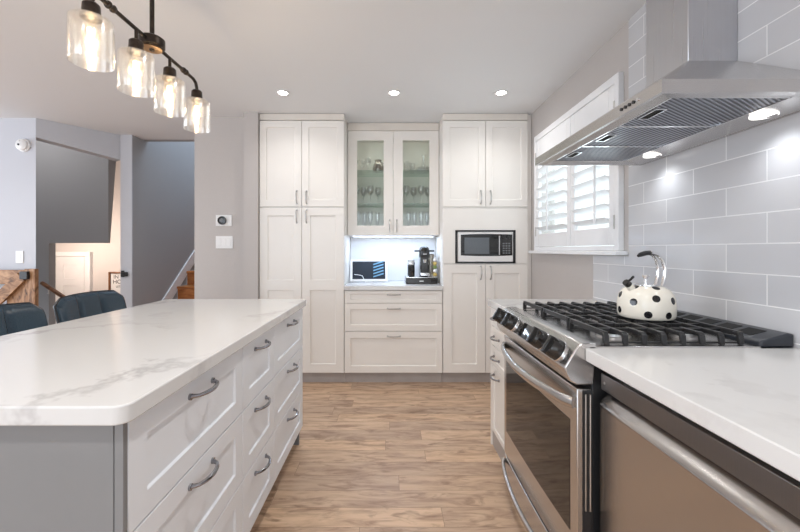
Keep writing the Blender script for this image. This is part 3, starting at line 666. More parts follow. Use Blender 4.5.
# stools behind the island
def stool(cx, cy, label):
    r = thing('counter_stool', label, 'stool', (cx, cy, 0), 'counter stools along the far side of the island')
    # seat faces +X; back at cx-.22
    HW = .262; nu, nv = 48, 14
    def back_pt(u, v, side):
        y = cy + HW * u; wrap = .045 * u * u
        ve = v * (1 - .10 * max(0, abs(u) - .80) / .20 * v)
        z = .60 + .35 * ve + .012 * (1 - u * u) * v
        lean = -.07 * v
        x = cx - .20 + wrap + lean
        if side > 0:
            seam = min(abs(u + .38), abs(u - .30)); puff = .024 * min(1, seam / .09) ** .6
            edge = min(1, (1 - abs(u)) / .10) * min(1, (1 - v) / .10) * min(1, v / .1 + .2)
            return (x + .012 + (puff + .006) * max(edge, 0) ** .5, y, z)
        edge = min(1, (1 - abs(u)) / .08) * min(1, (1 - v) / .08)
        return (x - .012 - .014 * max(edge, 0) ** .5, y, z)
    vs = []; 
    for side in (1, -1):
        for j in range(nv + 1):
            for i in range(nu + 1): vs.append(back_pt(-1 + 2 * i / nu, j / nv, side))
    N1 = (nu + 1) * (nv + 1); fs = []
    for s in (0, N1):
        for j in range(nv):
            for i in range(nu):
                a = s + j * (nu + 1) + i; fs.append((a, a + 1, a + nu + 2, a + nu + 1))
    for i in range(nu):
        fs.append((i, i + 1, N1 + i + 1, N1 + i)); a = nv * (nu + 1) + i; fs.append((a, a + 1, N1 + a + 1, N1 + a))
    for j in range(nv):
        a = j * (nu + 1); fs.append((a, a + nu + 1, N1 + a + nu + 1, N1 + a)); a += nu; fs.append((a, a + nu + 1, N1 + a + nu + 1, N1 + a))
    b = build('backrest', MB().add(vs, fs), M['leather'], r, angle=80)
    rim = [back_pt(-1, t / 10, 1) for t in range(11)] + [back_pt(-1 + 2 * i / 30, 1, 1) for i in range(1, 31)] + [back_pt(1, 1 - t / 10, 1) for t in range(1, 11)]
    build('piping', MB().tube([(p[0] - .012, p[1], p[2]) for p in rim], .006, 6), M['piping'], b)
    st = MB().prism(rrect(cx - .21, cx + .22, cy - .23, cy + .23, .06), lambda p, a: (p[0], p[1], a), .58, .66)
    build('seat', st, M['leather'], r, bevel=.025, seg=4)
    for sx, sy in ((-1, -1), (-1, 1), (1, -1), (1, 1)):
        build('leg', MB().tube([(cx + sx * .15, cy + sy * .17, .58), (cx + sx * .21, cy + sy * .22, 0)], .013, 10), M['black'], r)
    fr_ = [(cx - .195, cy - .207, .18), (cx + .195, cy - .207, .18), (cx + .195, cy + .207, .18), (cx - .195, cy + .207, .18), (cx - .195, cy - .207, .18)]
    fm = MB()
    for a, c_ in zip(fr_[:-1], fr_[1:]): fm.tube([a, c_], .008, 8)
    build('footrest', fm, M['black'], r)
    return r
s1 = stool(-1.70, 2.40, 'dark teal leather counter stool in front of the lower hall opening')
s2 = dup(s1, (-1.70, 1.79, 0), 'dark teal leather counter stool in front of the wooden gate')

# ================================================================== RIGHT RUN
CX = .627
def right_front(y, z, x): return frame_map((x, y, z), (0, 1, 0), (0, 0, 1), (-1, 0, 0))
tag(build('right_countertop_near', MB().prism(rrect(CX, XW - .001, .02, 1.195, .004, 2), lambda p, a: (p[0], p[1], a), .884, .925), M['quartz'], bevel=.003, origin=(.96, .6, .884)),
    'white quartz countertop above the dishwasher', 'countertop')
tag(build('right_countertop_far', MB().prism(rrect(CX, XW - .001, 1.968, 2.39, .004, 2), lambda p, a: (p[0], p[1], a), .884, .925), M['quartz'], bevel=.003, origin=(.96, 2.18, .884)),
    'short white quartz countertop beyond the range by the window', 'countertop')
# drawers beyond range
rb = thing('narrow_drawer_cabinet', 'narrow white drawer cabinet on the far side of the range', 'cabinet', (.96, 2.18, 0))
build('carcass', MB().box(.667, XW - .006, 1.968, 2.372, .0, .883), M['cab'], rb, smooth=False)
build('end_panel', MB().box(.646, XW - .006, 2.3725, 2.388, 0, .883), M['cab'], rb, smooth=False)
for z0, z1 in ((.765, .878), (.645, .761), (.520, .641), (.105, .516)):
    F = right_front(1.972, z0, .646)
    d = build('drawer', shaker(MB(), F, .398, z1 - z0, .019, [(.05, .348, .03, z1 - z0 - .03)], .007), M['cab'], rb, bevel=.001, seg=1)
    build('handle', bow_pull(MB(), F, .28, (z1 - z0) / 2 if z0 > .5 else z1 - z0 - .05, .11, .028, False), M['nickel'], d)
build('toe_kick', MB().box(.655, .666, 1.972, 2.371, 0, .10), M['toe'], rb)
# base cabinet nearest the camera
nb = thing('near_base_cabinet', 'white base cabinet at the near end of the right run', 'cabinet', (.96, .3, 0))
build('carcass', MB().box(.667, XW - .006, .03, .578, .105, .883), M['cab'], nb, smooth=False)
build('toe_kick', MB().box(.70, XW - .006, .03, .578, 0, .104), M['toe'], nb)
dF = right_front(.033, .11, .647)
nd = build('door', shaker(MB(), dF, .543, .77, .019, None, .008), M['cab'], nb, bevel=.001, seg=1)
build('handle', bow_pull(MB(), dF, .49, .68, .128, .03, True), M['nickel'], nd)

# dishwasher
dw = thing('dishwasher', 'brushed steel dishwasher under the near right countertop', 'dishwasher', (.96, .885, 0))
build('tub', MB().box(.70, XW - .01, .584, 1.180, .02, .872), M['steeldark'], dw, smooth=False)
build('control_strip', MB().box(.668, .70, .585, 1.178, .800, .852), M['steeldark'], dw, bevel=.002)
build('dot', MB().lathe([(0, 0), (.005, 0), (.005, .001), (0, .001)], (.6675, 1.158, .825), 'x', n=12), M['satin'], dw)
dp = MB()
dp.prism([(.700, .786), (.692, .786), (.668, .766), (.660, .752), (.662, .744), (.662, .125), (.700, .125)], lambda p, y: (p[0], y, p[1]), .586, 1.176)
build('door', dp, M['steeldw'], dw, bevel=.0025, angle=25)
build('kick_plate', MB().box(.70, .71, .586, 1.178, .0, .12), M['steeldark'], dw)

# ---------------------------------------------------------------- RANGE
RY0, RY1 = 1.199, 1.963
rg = thing('gas_range', 'stainless slide-in gas range with black knobs and grates', 'range', (.95, (RY0 + RY1) / 2, 0))
build('body', MB().box(.652, 1.19, RY0 + .003, RY1 - .003, .03, .915), M['black'], rg, bevel=.002)
# bowed door
DX = .603
def bowx(y, amt): 
    t = (y - RY0) / (RY1 - RY0); return -amt * math.sin(PI * t)
dpts = [(DX + bowx(RY0 + (RY1 - RY0) * i / 16, .006), RY0 + (RY1 - RY0) * i / 16) for i in range(17)]
dr = MB().prism(dpts + [(.650, RY1), (.650, RY0)], lambda p, z: (p[0], p[1], z), .178, .792)
door = build('oven_door', dr, M['steel'], rg, bevel=.003)
wl = MB()
wpts = [(DX - .0012 + bowx(y, .006), y) for y in [RY0 + .045 + (RY1 - RY0 - .085) * i / 12 for i in range(13)]]
wl.prism(wpts + [(p[0] + .004, p[1]) for p in wpts[::-1]], lambda p, z: (p[0], p[1], z), .305, .675)
build('oven_window', wl, M['ovenglass'], door, angle=20)
def bar_handle(zc, amt, hz, name, par, y0=RY0 + .012, y1=RY1 - .012, r=.010):
    pts = []
    for i in range(25):
        t = i / 24; pts.append((DX - .006 - amt * math.sin(PI * t) ** .62, y0 + (y1 - y0) * t, zc - .010 * math.sin(PI * t)))
    return build(name, MB().tube(pts, hz, 14, ref=(0, 0, 1), r2=r), M['steel'], par)
bar_handle(.742, .052, .019, 'handle', door)
build('door_vent', MB().tube([(.6445, RY0 - .002, .40), (.6445, RY0 - .002, .775)], .004, 8).tube([(.630, RY0 - .002, .40), (.630, RY0 - .002, .775)], .003, 8), M['satin'], door)
build('side_strip', MB().box(.620, .6497, RY0 - .0012, RY0 - .0002, .19, .788), M['black'], door)
dz = MB().prism(dpts + [(.650, RY1), (.650, RY0)], lambda p, z: (p[0], p[1], z), .040, .166)
wdw = build('warming_drawer', dz, M['steel'], rg, bevel=.003)
bar_handle(.140, .048, .013, 'handle', wdw, r=.010)
build('kick_plate', MB().box(.68, .70, RY0 + .01, RY1 - .01, 0, .038), M['black'], rg)
# control panel
cpn = MB().prism([(.655, .806), (.600, .806), (.578, .818), (.566, .840), (.562, .862), (.600, .925), (.618, .939), (.665, .941), (.665, .806)][:-1] , lambda p, y: (p[0], y, p[1]), RY0 - .003, RY1 + .003)
panel = build('control_panel', cpn, M['steel'], rg, bevel=.004, angle=30)
nrm = Vector((-.063, 0, .038)).normalized(); upv = Vector((.038, 0, .063)).normalized(); kc = Vector((.581, 0, .893))
def KM(y, extra=0):
    m4 = Matrix((( 0, upv.x, nrm.x, 0), (1, upv.y, nrm.y, 0), (0, upv.z, nrm.z, 0), (0, 0, 0, 1)))
    return m4, (kc.x + nrm.x * extra, y, kc.z + nrm.z * extra)
for y in (1.275, 1.415, 1.740, 1.885):
    m4, c0 = KM(y)
    kn = build('knob', MB().lathe([(0, .006), (.036, .006), (.036, .014), (.034, .038), (.029, .045), (0, .045)], c0, n=28, mat4=m4), M['blackgloss'], panel)
    build('ring', MB().lathe([(.0375, 0), (.0385, .004), (.0375, .0065), (.0362, .0065), (.0362, 0)], c0, n=28, mat4=m4), M['chrome'], kn)
    gp = MB()
    def G(u, v, w_): 
        p = Vector(c0) + Vector((0, 1, 0)) * u + upv * v + nrm * w_; return tuple(p)
    tbox(gp, G, -.009, .009, -.033, .033, .038, .056)
    build('grip', gp, M['blackgloss'], kn, bevel=.003)
m4, c0 = KM(1.57)
def Gd(u, v, w_): return tuple(Vector(c0) + Vector((0, 1, 0)) * u + upv * v + nrm * w_)
dsp = build('display', tbox(MB(), Gd, -.075, .075, -.033, .030, -.001, .0015), M['blackglass'], panel)
rotm = Matrix(((0, upv.x, nrm.x), (-1, upv.y, nrm.y), (0, upv.z, nrm.z))).to_euler()
text('digits', '12', .026, Gd(.02, -.008, .002), rotm, M['digits'], dsp)
lg_r = Matrix(((0, .34, -.94), (-1, 0, 0), (0, .94, .34))).to_euler()
text('lettering', 'LG', .017, (.5705, 1.300, .8345), lg_r, M['steeldark'], panel)
build('emblem', MB().lathe([(0, 0), (.0075, 0), (.0075, .0012), (0, .0012)], (.5690, 1.327, .8345), 'x', n=16), M['steeldark'], panel)
# cooktop
ctp = MB().box(.640, 1.195, RY0 - .003, RY1 + .003, .916, .930)
cook = build('cooktop', ctp, M['steel'], rg, bevel=.003)
for bx, by, rr in ((.80, 1.33, .045), (1.05, 1.33, .036), (.80, 1.83, .04), (1.05, 1.83, .045), (.925, 1.58, .05)):
    bo = build('burner', MB().lathe([(0, 0), (rr * 1.25, 0), (rr * 1.2, .006), (rr, .008), (rr * .98, .016), (0, .016)], (bx, by, .930), n=28), M['satin'], rg)
    build('burner_cap', MB().lathe([(0, 0), (rr * .82, 0), (rr * .84, .003), (rr * .78, .008), (0, .009)], (bx, by, .9463), n=28), M['black'], bo)
# grates: three castings
def grate(ya, yb):
    gb = MB(); zt = .971; r = .0062
    xs = [.705 + i * (1.145 - .705) / 7 for i in range(8)]
    for i, x in enumerate(xs):
        # fingers run front-to-back of the picture and turn down at both ends
        gb.box(x - .0065, x + .0065, ya + .010, ya + (yb - ya) * (.40 if i in (2, 5) else 1) - (.010 if i not in (2, 5) else 0), zt - .014, zt)
        if i in (2, 5): gb.box(x - .0065, x + .0065, yb - (yb - ya) * .40, yb - .010, zt - .014, zt)
        for y, s in ((ya, 1), (yb, -1)):
            gb.prism([(y + s * .002, .931), (y + s * .012, .931), (y + s * .016, zt - .013), (y + s * .03, zt - .012), (y + s * .03, zt), (y + s * .012, zt - .001), (y + s * .004, zt - .009)],
                     lambda p, xx: (xx, p[0], p[1]), x - .0085, x + .0085)
    for y in (ya + (yb - ya) * .33, ya + (yb - ya) * .67):
        gb.box(xs[0], xs[-1], y - .005, y + .005, zt - .013, zt - .001)
    for y in (ya + .012, yb - .012):
        gb.box(xs[0], xs[-1], y - .003, y + .003, .934, .940)
    # low front-and-rear nubs
    for x in (xs[0], xs[-1]): gb.box(x - .006, x + .006, ya + .004, yb - .004, zt - .013, zt + .003)
    return build('grate', gb, M['black'], rg, bevel=.0016, seg=1)
gw = (RY1 - RY0 - .02) / 3
for k in range(3): grate(RY0 + .008 + k * (gw + .002), RY0 + .008 + k * (gw + .002) + gw)
# rear vent trim
vt = MB()
vt.prism([(1.190, .926), (1.302, .926), (1.302, .970), (1.284, .970), (1.200, .948), (1.190, .938)], lambda p, y: (p[0], y, p[1]), RY0 - .002, RY1 + .002)
vent = build('rear_vent', vt, M['grey_trim'], rg, bevel=.006)
for k in range(8):
    y0 = RY0 + .055 + k * .085
    sl = lambda x, o=0: .948 + (x - 1.200) * .262 + o
    build('slot', MB().prism([(1.218, sl(1.218, -.003)), (1.270, sl(1.270, -.003)), (1.270, sl(1.270, .0012)), (1.218, sl(1.218, .0012))], lambda p, y: (p[0], y, p[1]), y0, y0 + .062), M['hole'], vent, smooth=False)

# ---------------------------------------------------------------- kettle
KX, KY, KZ = 1.012, 1.472, .9755
def enamel():
    m = mat('cream_enamel_with_black_dots', (.80, .755, .66), .12); n, l, b = nodes(m)
    tc = n.new('ShaderNodeTexCoord'); last = None
    pts = []
    prof = [(.112, .022), (.116, .045), (.112, .09), (.088, .125)]
    # dots placed around the body: (angle deg from -Y toward -X, height, radius of body there)
    for a, h_, rb in ((-12, .020, .099), (30, .022, .098), (-28, .074, .096), (14, .083, .093), (58, .066, .097), (-66, .040, .0985), (96, .028, .098), (-80, .090, .091), (102, .088, .092), (140, .04, .0985), (-115, .035, .0985), (-150, .035, .0985), (-140, .090, .091), (180, .075, .096), (2, .121, .060), (70, .121, .060), (-70, .121, .060), (150, .121, .060)):
        t_ = math.radians(a); pts.append((-rb * math.sin(t_), -rb * math.cos(t_), h_))
    for p in pts:
        d = n.new('ShaderNodeVectorMath'); d.operation = 'DISTANCE'; d.inputs[1].default_value = p; l.new(tc.outputs['Object'], d.inputs[0])
        if last is None: last = d.outputs['Value']
        else:
            mn = n.new('ShaderNodeMath'); mn.operation = 'MINIMUM'; l.new(last, mn.inputs[0]); l.new(d.outputs['Value'], mn.inputs[1]); last = mn.outputs[0]
    lt = n.new('ShaderNodeMath'); lt.operation = 'LESS_THAN'; lt.inputs[1].default_value = .0135; l.new(last, lt.inputs[0])
    mx = n.new('ShaderNodeMix'); mx.data_type = 'RGBA'; mx.inputs['A'].default_value = (.80, .755, .66, 1); mx.inputs['B'].default_value = (.012, .011, .012, 1)
    l.new(lt.outputs[0], mx.inputs['Factor']); l.new(mx.outputs['Result'], b.inputs['Base Color'])
    return m
kt = thing('kettle', 'cream enamel kettle with black polka dots on the range', 'kettle', (KX, KY, KZ))
build('body', MB().lathe([(0, 0), (.088, 0), (.095, .004), (.098, .016), (.0985, .045), (.097, .070), (.091, .092), (.078, .110), (.060, .121), (.042, .126), (0, .127)], (KX, KY, KZ), n=56), enamel(), kt, angle=60)
build('lid', MB().lathe([(0, .0), (.050, 0), (.050, .003), (.03, .009), (0, .011)], (KX, KY, KZ + .1255), n=32), M['chrome'], kt)
build('lid_knob', MB().lathe([(0, 0), (.006, 0), (.005, .012), (.013, .026), (.012, .031), (0, .028)], (KX, KY, KZ + .135), n=20), M['chrome'], kt)
dv = Vector((-.97, -.24, 0)).normalized()   # spout direction
sd = Vector((-dv.y, dv.x, 0))
K0 = Vector((KX, KY, KZ))
sp = build('spout', MB().tube([tuple(K0 + dv * a + Vector((0, 0, z))) for a, z in ((.058, .098), (.076, .122), (.088, .134))], [.016, .013, .011], 14), M['enamel'] or mat('cream_spout', (.80, .755, .66), .12), kt)
build('whistle', MB().tube([tuple(K0 + dv * a + Vector((0, 0, z))) for a, z in ((.083, .129), (.098, .140))], [.0135, .0125], 14).tube([tuple(K0 + dv * a + Vector((0, 0, z))) for a, z in ((.092, .140), (.075, .148), (.060, .160))], .0048, 8), M['blackgloss'], sp)
hpts = [(-.058, .112), (-.068, .130), (-.077, .160), (-.078, .195), (-.068, .225), (-.046, .246), (-.014, .254)]
for s in (-.011, .011):
    build('handle_bar', MB().tube([tuple(K0 + dv * a + sd * (s * 1.3 if i < 4 else s * (1.3 - .15 * (i - 3))) + Vector((0, 0, z))) for i, (a, z) in enumerate(hpts)], .0072, 12), M['chrome'], kt)
build('handle_mount', MB().tube([tuple(K0 + dv * -.056 + sd * -.022 + Vector((0, 0, .114))), tuple(K0 + dv * -.056 + sd * .022 + Vector((0, 0, .114)))], .010, 12), M['chrome'], kt)
build('handle_grip', MB().tube([tuple(K0 + dv * a + Vector((0, 0, z))) for a, z in ((-.020, .254), (.004, .252), (.026, .246), (.038, .241))], [.009, .010, .009, .005], 12), M['black'], kt)

# ---------------------------------------------------------------- hood
HY0, HY1 = 1.030, 1.930; HXF = .753; HZB = 1.678; HZT = 1.714
hood = thing('range_hood', 'stainless steel chimney hood mounted over the gas range', 'hood', (1.1, 1.48, 1.678))
hb = MB()
XR = XW - .001
# fascia ring
hb.box(HXF, XR, HY0, HY0 + .012, HZB, HZT).box(HXF, XR, HY1 - .012, HY1, HZB, HZT).box(HXF, HXF + .012, HY0 + .012, HY1 - .012, HZB, HZT).box(XR - .012, XR, HY0 + .012, HY1 - .012, HZB, HZT)
CYa, CYb, CXa, CZ = 1.395, 1.625, 1.118, 1.95
lo = [(HXF, HY0), (XR, HY0), (XR, HY1), (HXF, HY1)]; up = [(CXa, CYa), (XR, CYa), (XR, CYb), (CXa, CYb)]
hb.add([(p[0], p[1], HZT) for p in lo] + [(p[0], p[1], CZ) for p in up], [(0, 1, 5, 4), (1, 2, 6, 5), (2, 3, 7, 6), (3, 0, 4, 7)])
build('canopy', hb, M['steel'], hood, angle=20)
build('chimney', MB().box(CXa, XR, CYa, CYb, CZ - .003, ZC - .002), M['steelv'], hood, bevel=.0015)
# sloped inner lip + underside tray
fx0, fx1, fy0, fy1, fz = HXF + .075, XR - .125, HY0 + .06, HY1 - .06, HZB + .012
ul = MB()
o4 = [(HXF + .012, HY0 + .012, HZB + .001), (XR - .012, HY0 + .012, HZB + .001), (XR - .012, HY1 - .012, HZB + .001), (HXF + .012, HY1 - .012, HZB + .001)]
i4 = [(fx0, fy0, fz), (fx1, fy0, fz), (fx1, fy1, fz), (fx0, fy1, fz)]
m4_ = [(HXF + .040, HY0 + .03, HZB - .006), (XR - .03, HY0 + .03, HZB - .002), (XR - .03, HY1 - .03, HZB - .002), (HXF + .040, HY1 - .03, HZB - .006)]
ul.add(o4 + m4_ + i4, [(i, (i + 1) % 4, 4 + (i + 1) % 4, 4 + i) for i in range(4)] + [(4 + i, 4 + (i + 1) % 4, 8 + (i + 1) % 4, 8 + i) for i in range(4)])
build('underside_tray', ul, M['steel'], hood, smooth=False)
def filt():
    m = mat('grease_filter_mesh', (.4, .4, .42), .35, 1.); n, l, b = nodes(m)
    v = objcoord(m.node_tree, (1, 1, 1), (0, 0, math.radians(58)))
    wv = n.new('ShaderNodeTexWave'); wv.inputs['Scale'].default_value = 26; wv.bands_direction = 'X'; l.new(v, wv.inputs['Vector'])
    r = n.new('ShaderNodeValToRGB'); r.color_ramp.elements[0].color = (.06, .065, .075, 1); r.color_ramp.elements[0].position = .40
    r.color_ramp.elements[1].color = (.36, .37, .41, 1); r.color_ramp.elements[1].position = .7
    l.new(wv.outputs['Fac'], r.inputs['Fac']); l.new(r.outputs['Color'], b.inputs['Base Color'])
    bp = n.new('ShaderNodeBump'); bp.inputs['Strength'].default_value = .7; bp.inputs['Distance'].default_value = .004
    l.new(wv.outputs['Fac'], bp.inputs['Height']); l.new(bp.outputs['Normal'], b.inputs['Normal'])
    return m
M['mesh'] = filt()
fw = (fy1 - fy0) / 3
for k in range(3):
    ya, yb = fy0 + k * fw + .006, fy0 + (k + 1) * fw - .006
    f = build('grease_filter', MB().box(fx0, fx1, ya, yb, fz, fz + .008), M['mesh'], hood, smooth=False)
    build('filter_rim', MB().box(fx0, fx1, ya - .0055, ya, fz - .003, fz + .008).box(fx0, fx1, yb, yb + .0055, fz - .003, fz + .008).box(fx0 - .002, fx0 + .003, ya - .0055, yb + .0055, fz - .003, fz + .008).box(fx1 - .003, fx1 + .002, ya - .0055, yb + .0055, fz - .003, fz + .008), M['chrome'], f, smooth=False)
    yc = (ya + yb) / 2
    hf = build('filter_handle', MB().box(fx0 + .012, fx0 + .050, yc - .045, yc - .040, fz - .006, fz).box(fx0 + .012, fx0 + .050, yc + .040, yc + .045, fz - .006, fz).box(fx0 + .012, fx0 + .017, yc - .040, yc + .040, fz - .006, fz).box(fx0 + .045, fx0 + .050, yc - .040, yc + .040, fz - .006, fz), M['chrome'], f)
    build('finger_slot', MB().box(fx0 + .018, fx0 + .044, yc - .039, yc + .039, fz - .003, fz - .0005), M['hole'], f, smooth=False)
for i in range(5):
    y = 1.130 + i * .020
    build('button', MB().lathe([(0, 0), (.0055, 0), (.005, .003), (0, .003)], (HXF - .003, y, 1.697), 'x', n=12), M['black'] if i else M['chrome'], hood)
for y in (1.22, 1.74):
    lb = build('hood_lamp', MB().lathe([(0, -.001), (.030, -.001), (.036, -.003), (.036, .004), (0, .004)], (XR - .078, y, fz - .009), n=24), M['hoodlamp'], hood)
    spot('hood_spot', (XR - .078, y, fz - .016), 2.3, (.92, .96, 1.0), 2.45, .035, 1.0)

# ================================================================== LEFT DETAILS
# thermostat
sT = 105.7
def wx(px): return (px - 390) / sT
def wz(py): return H + (250 - py) / sT
YT = 3.519
th = thing('thermostat', 'round black thermostat on a white plate, greige wall', 'thermostat', (wx(224), YT, wz(221)))
build('plate', MB().box(wx(216), wx(232), YT - .006, YT - .0005, wz(226), wz(215)), M['whiteplastic'], th, bevel=.002)
build('dial', MB().lathe([(0, 0), (.038, 0), (.041, .012), (.038, .022), (0, .023)], (wx(222.8), YT - .006, wz(220.6)), 'y', n=32), M['blackgloss'], th)
build('reading', MB().lathe([(.018, 0), (.020, .0), (.020, .0008), (.018, .0008)], (wx(222.8), YT - .0292, wz(220.6)), 'y', n=24), M['keys'], th)
sw = thing('triple_light_switch', 'white three-gang light switch below the thermostat', 'light switch', (wx(224), YT, wz(242)))
build('plate', MB().box(wx(216), wx(233), YT - .006, YT - .0005, wz(248.5), wz(236)), M['whiteplastic'], sw, bevel=.002)
for i in range(3):
    x = wx(224.5) + (i - 1) * .046
    build('rocker', MB().box(x - .017, x + .017, YT - .009, YT - .0062, wz(242.3) - .034, wz(242.3) + .034), M['whiteplastic'], sw, bevel=.0015)
YL = 3.549; sL = 104.8
lw_ = thing('single_light_switch', 'white single light switch above the wooden gate', 'light switch', ((20 - 390) / sL, YL, H - 7 / sL))
xs_ = (20 - 390) / sL; zs_ = H - 7 / sL
build('plate', MB().box(xs_ - .036, xs_ + .036, YL - .006, YL - .0005, zs_ - .058, zs_ + .058), M['whiteplastic'], lw_, bevel=.002)
build('rocker', MB().box(xs_ - .017, xs_ + .017, YL - .009, YL - .0062, zs_ - .034, zs_ + .034), M['whiteplastic'], lw_, bevel=.0015)
sm = thing('smoke_detector', 'round white smoke detector high on the left wall', 'smoke detector', ((24.5 - 390) / sL, YL, H + 104 / sL))
xd, zd = (24.5 - 390) / sL, H + 104.5 / sL
build('base', MB().lathe([(0, 0), (.062, 0), (.062, .012), (.056, .016), (0, .016)], (xd, YL - .0005, zd), 'y', n=36), M['whiteplastic'], sm)
build('cover', MB().lathe([(0, 0), (.054, 0), (.052, .02), (.042, .028), (0, .030)], (xd, YL - .0168, zd), 'y', n=36), M['whiteplastic'], sm)
build('test_button', MB().lathe([(0, 0), (.010, 0), (.009, .003), (0, .003)], (xd - .012, YL - .047, zd - .002), 'y', n=16), M['black'], sm)
build('indicator', MB().lathe([(0, 0), (.006, 0), (.005, .002), (0, .002)], (xd + .0, YL - .047, zd + .032), 'y', n=12), M['satin'], sm)

# gate
gt = thing('wooden_gate', 'rustic barn-wood gate with crossed braces folded against the left wall', 'gate', (-3.75, 3.46, 0))
gx0, gx1, gz0, gz1, gy = -4.25, -3.285, .08, 1.055, 3.46
build('top_rail', MB().box(gx0, gx1 - .10, gy - .02, gy + .02, gz1 - .13, gz1), M['barn'], gt, bevel=.004)
build('bottom_rail', MB().box(gx0, gx1 - .10, gy - .02, gy + .02, gz0, gz0 + .13), M['barn'], gt, bevel=.004)
build('stile', MB().box(gx1 - .099, gx1, gy - .02, gy + .02, gz0, gz1 + .01), M['barnv'], gt, bevel=.004)
build('stile', MB().box(gx0 - .1, gx0 - .001, gy - .02, gy + .02, gz0, gz1 + .01), M['barnv'], gt, bevel=.004)
def brace(x0, z0, x1, z1, wd_, y0, y1):
    d_ = Vector((x1 - x0, 0, z1 - z0)).normalized(); n_ = Vector((-d_.z, 0, d_.x)) * wd_ / 2
    A, B_ = Vector((x0, 0, z0)), Vector((x1, 0, z1))
    return MB().prism([(A + n_).xz, (B_ + n_).xz, (B_ - n_).xz, (A - n_).xz], lambda p, y: (p[0], y, p[1]), y0, y1)
build('brace', brace(gx1 - .11, gz1 - .06, gx0 + .05, gz0 + .12, .10, gy - .045, gy - .022), M['barn'], gt, bevel=.003)
build('brace', brace(gx0 + .05, gz1 - .14, gx1 - .11, gz0 + .12, .10, gy - .019, gy + .004), M['barn'], gt, bevel=.003)
build('plank', MB().box(gx1 - .27, gx1 - .10, gy - .012, gy + .012, gz0 + .131, gz1 - .131), M['barnv'], gt, bevel=.003)
build('hinge', MB().box(gx1 - .115, gx1 - .045, gy - .05, gy - .0205, gz1 - .085, gz1 - .012), M['black'], gt, bevel=.003)
lc = thing('gate_latch', 'small black gate latch on the pale wall end', 'latch', ((128 - 390) / 91, 4.064, H - 24 / 91))
build('plate', MB().box(-2.935, -2.90, 4.055, 4.0645, H - .295, H - .225), M['black'], lc, bevel=.002)
build('catch', MB().box(-2.905, -2.855, 4.03, 4.0545, H - .285, H - .24), M['black'], lc, bevel=.004)

# framed sign in the lower hall
sgx = -4.665; sg = thing('framed_sign', 'black framed white word sign on the lower hall wall', 'sign', (sgx + .22, 6.19, .3))
FW, FH, sgz = .42, .60, .875
zt_, zb_ = sgz, sgz - FH
build('frame', MB().box(sgx, sgx + .022, 6.16, 6.198, zb_, zt_).box(sgx + FW - .022, sgx + FW, 6.16, 6.198, zb_, zt_).box(sgx + .022, sgx + FW - .022, 6.16, 6.198, zt_ - .022, zt_).box(sgx + .022, sgx + FW - .022, 6.16, 6.198, zb_, zb_ + .022), M['rail'], sg)
sf = build('board', MB().box(sgx + .022, sgx + FW - .022, 6.185, 6.198, zb_ + .022, zt_ - .022), M['whiteplastic'], sg, smooth=False)
for body, sz, zz in (('IN THIS', .085, zt_ - .085), ('HOUSE', .095, zt_ - .165), ('LET IT BE', .05, zt_ - .245)):
    text('lettering', body, sz, (sgx + FW / 2, 6.1838, zz), (PI / 2, 0, 0), M['black'], sf)

# handrail of lower stair
hr = thing('handrail', 'brown wooden handrail end beside the lower stair', 'handrail', (-4.6, 4.9, .7))
build('rail', MB().tube([(-4.60, 4.92, .80), (-4.56, 4.90, .79), (-4.30, 4.90, .62), (-3.9, 4.90, .36), (-3.5, 4.9, .10)], .026, 12), M['rail'], hr)
build('bracket', MB().tube([(-4.50, 4.90, .73), (-4.52, 4.93, .66), (-4.60, 4.995, .66)], .008, 8), M['satin'], hr)

# upper stair
stc = thing('staircase', 'orange oak stairs rising behind the thermostat wall', 'stairs', (-2.33, 4.2, 0))
rise, run = .19, .2317; ys = 4.20
for i in range(12):
    z = rise * (i + 1); y = ys + run * i
    build('riser', MB().box(-2.805, -1.855, y + .02, y + .035, z - rise, z - .03), M['stair'], stc, smooth=False)
    build('tread', MB().box(-2.805, -1.855, y - .005, y + run + .03, z - .029, z), M['stair'], stc, bevel=.006)
skz = lambda y: .643 + (y - 4.63) * .82
struct(build('trim_2', MB().prism([(4.09, skz(4.09) - .17), (6.9, skz(6.9) - .17), (6.9, skz(6.9)), (4.09, skz(4.09))], lambda p, x: (x, p[0], p[1]), -2.8235, -2.806), M['white'], smooth=False),
       'white skirt board sloping up beside the upper stair', 'trim')

# ================================================================== CEILING LIGHTS
pos = [(-.856, 2.97), (.032, 2.97), (.888, 2.97)]
lab = ['recessed ceiling light above the tall pantry side, leftmost of the row', 'recessed ceiling light in front of the glass-front cabinet, middle of the row', 'recessed ceiling light near the microwave cabinet, rightmost of the row']
first = None
for (x, y), lb in zip(pos, lab):
    if first is None:
        first = thing('recessed_ceiling_light', lb, 'ceiling light', (x, y, ZC), 'recessed lights across the ceiling')
        build('trim_ring', MB().lathe([(.036, -.001), (.050, -.001), (.052, -.006), (.045, -.010), (.038, -.008), (.036, -.004)], (x, y, ZC), n=28), M['whiteplastic'], first)
        build('lens', MB().lathe([(0, -.003), (.036, -.003), (.036, -.006), (0, -.007)], (x, y, ZC), n=24), M['can'], first)
    else: dup(first, (x, y, ZC), lb)
    spot('downlight_and_fill', (x, y, ZC - .012), 9, (1.0, .975, .95), 2.6, .035, .8)
for x, y in ((.03, 1.3), (-.9, -.1), (.03, -.1), (-3.1, 2.3), (-3.6, .6), (-4.2, -.8)):  # unseen spots added to brighten the room, no fittings built
    spot('downlight_and_fill', (x, y, ZC - .012), 24, (1.0, .975, .95), 2.6, .035, .8)

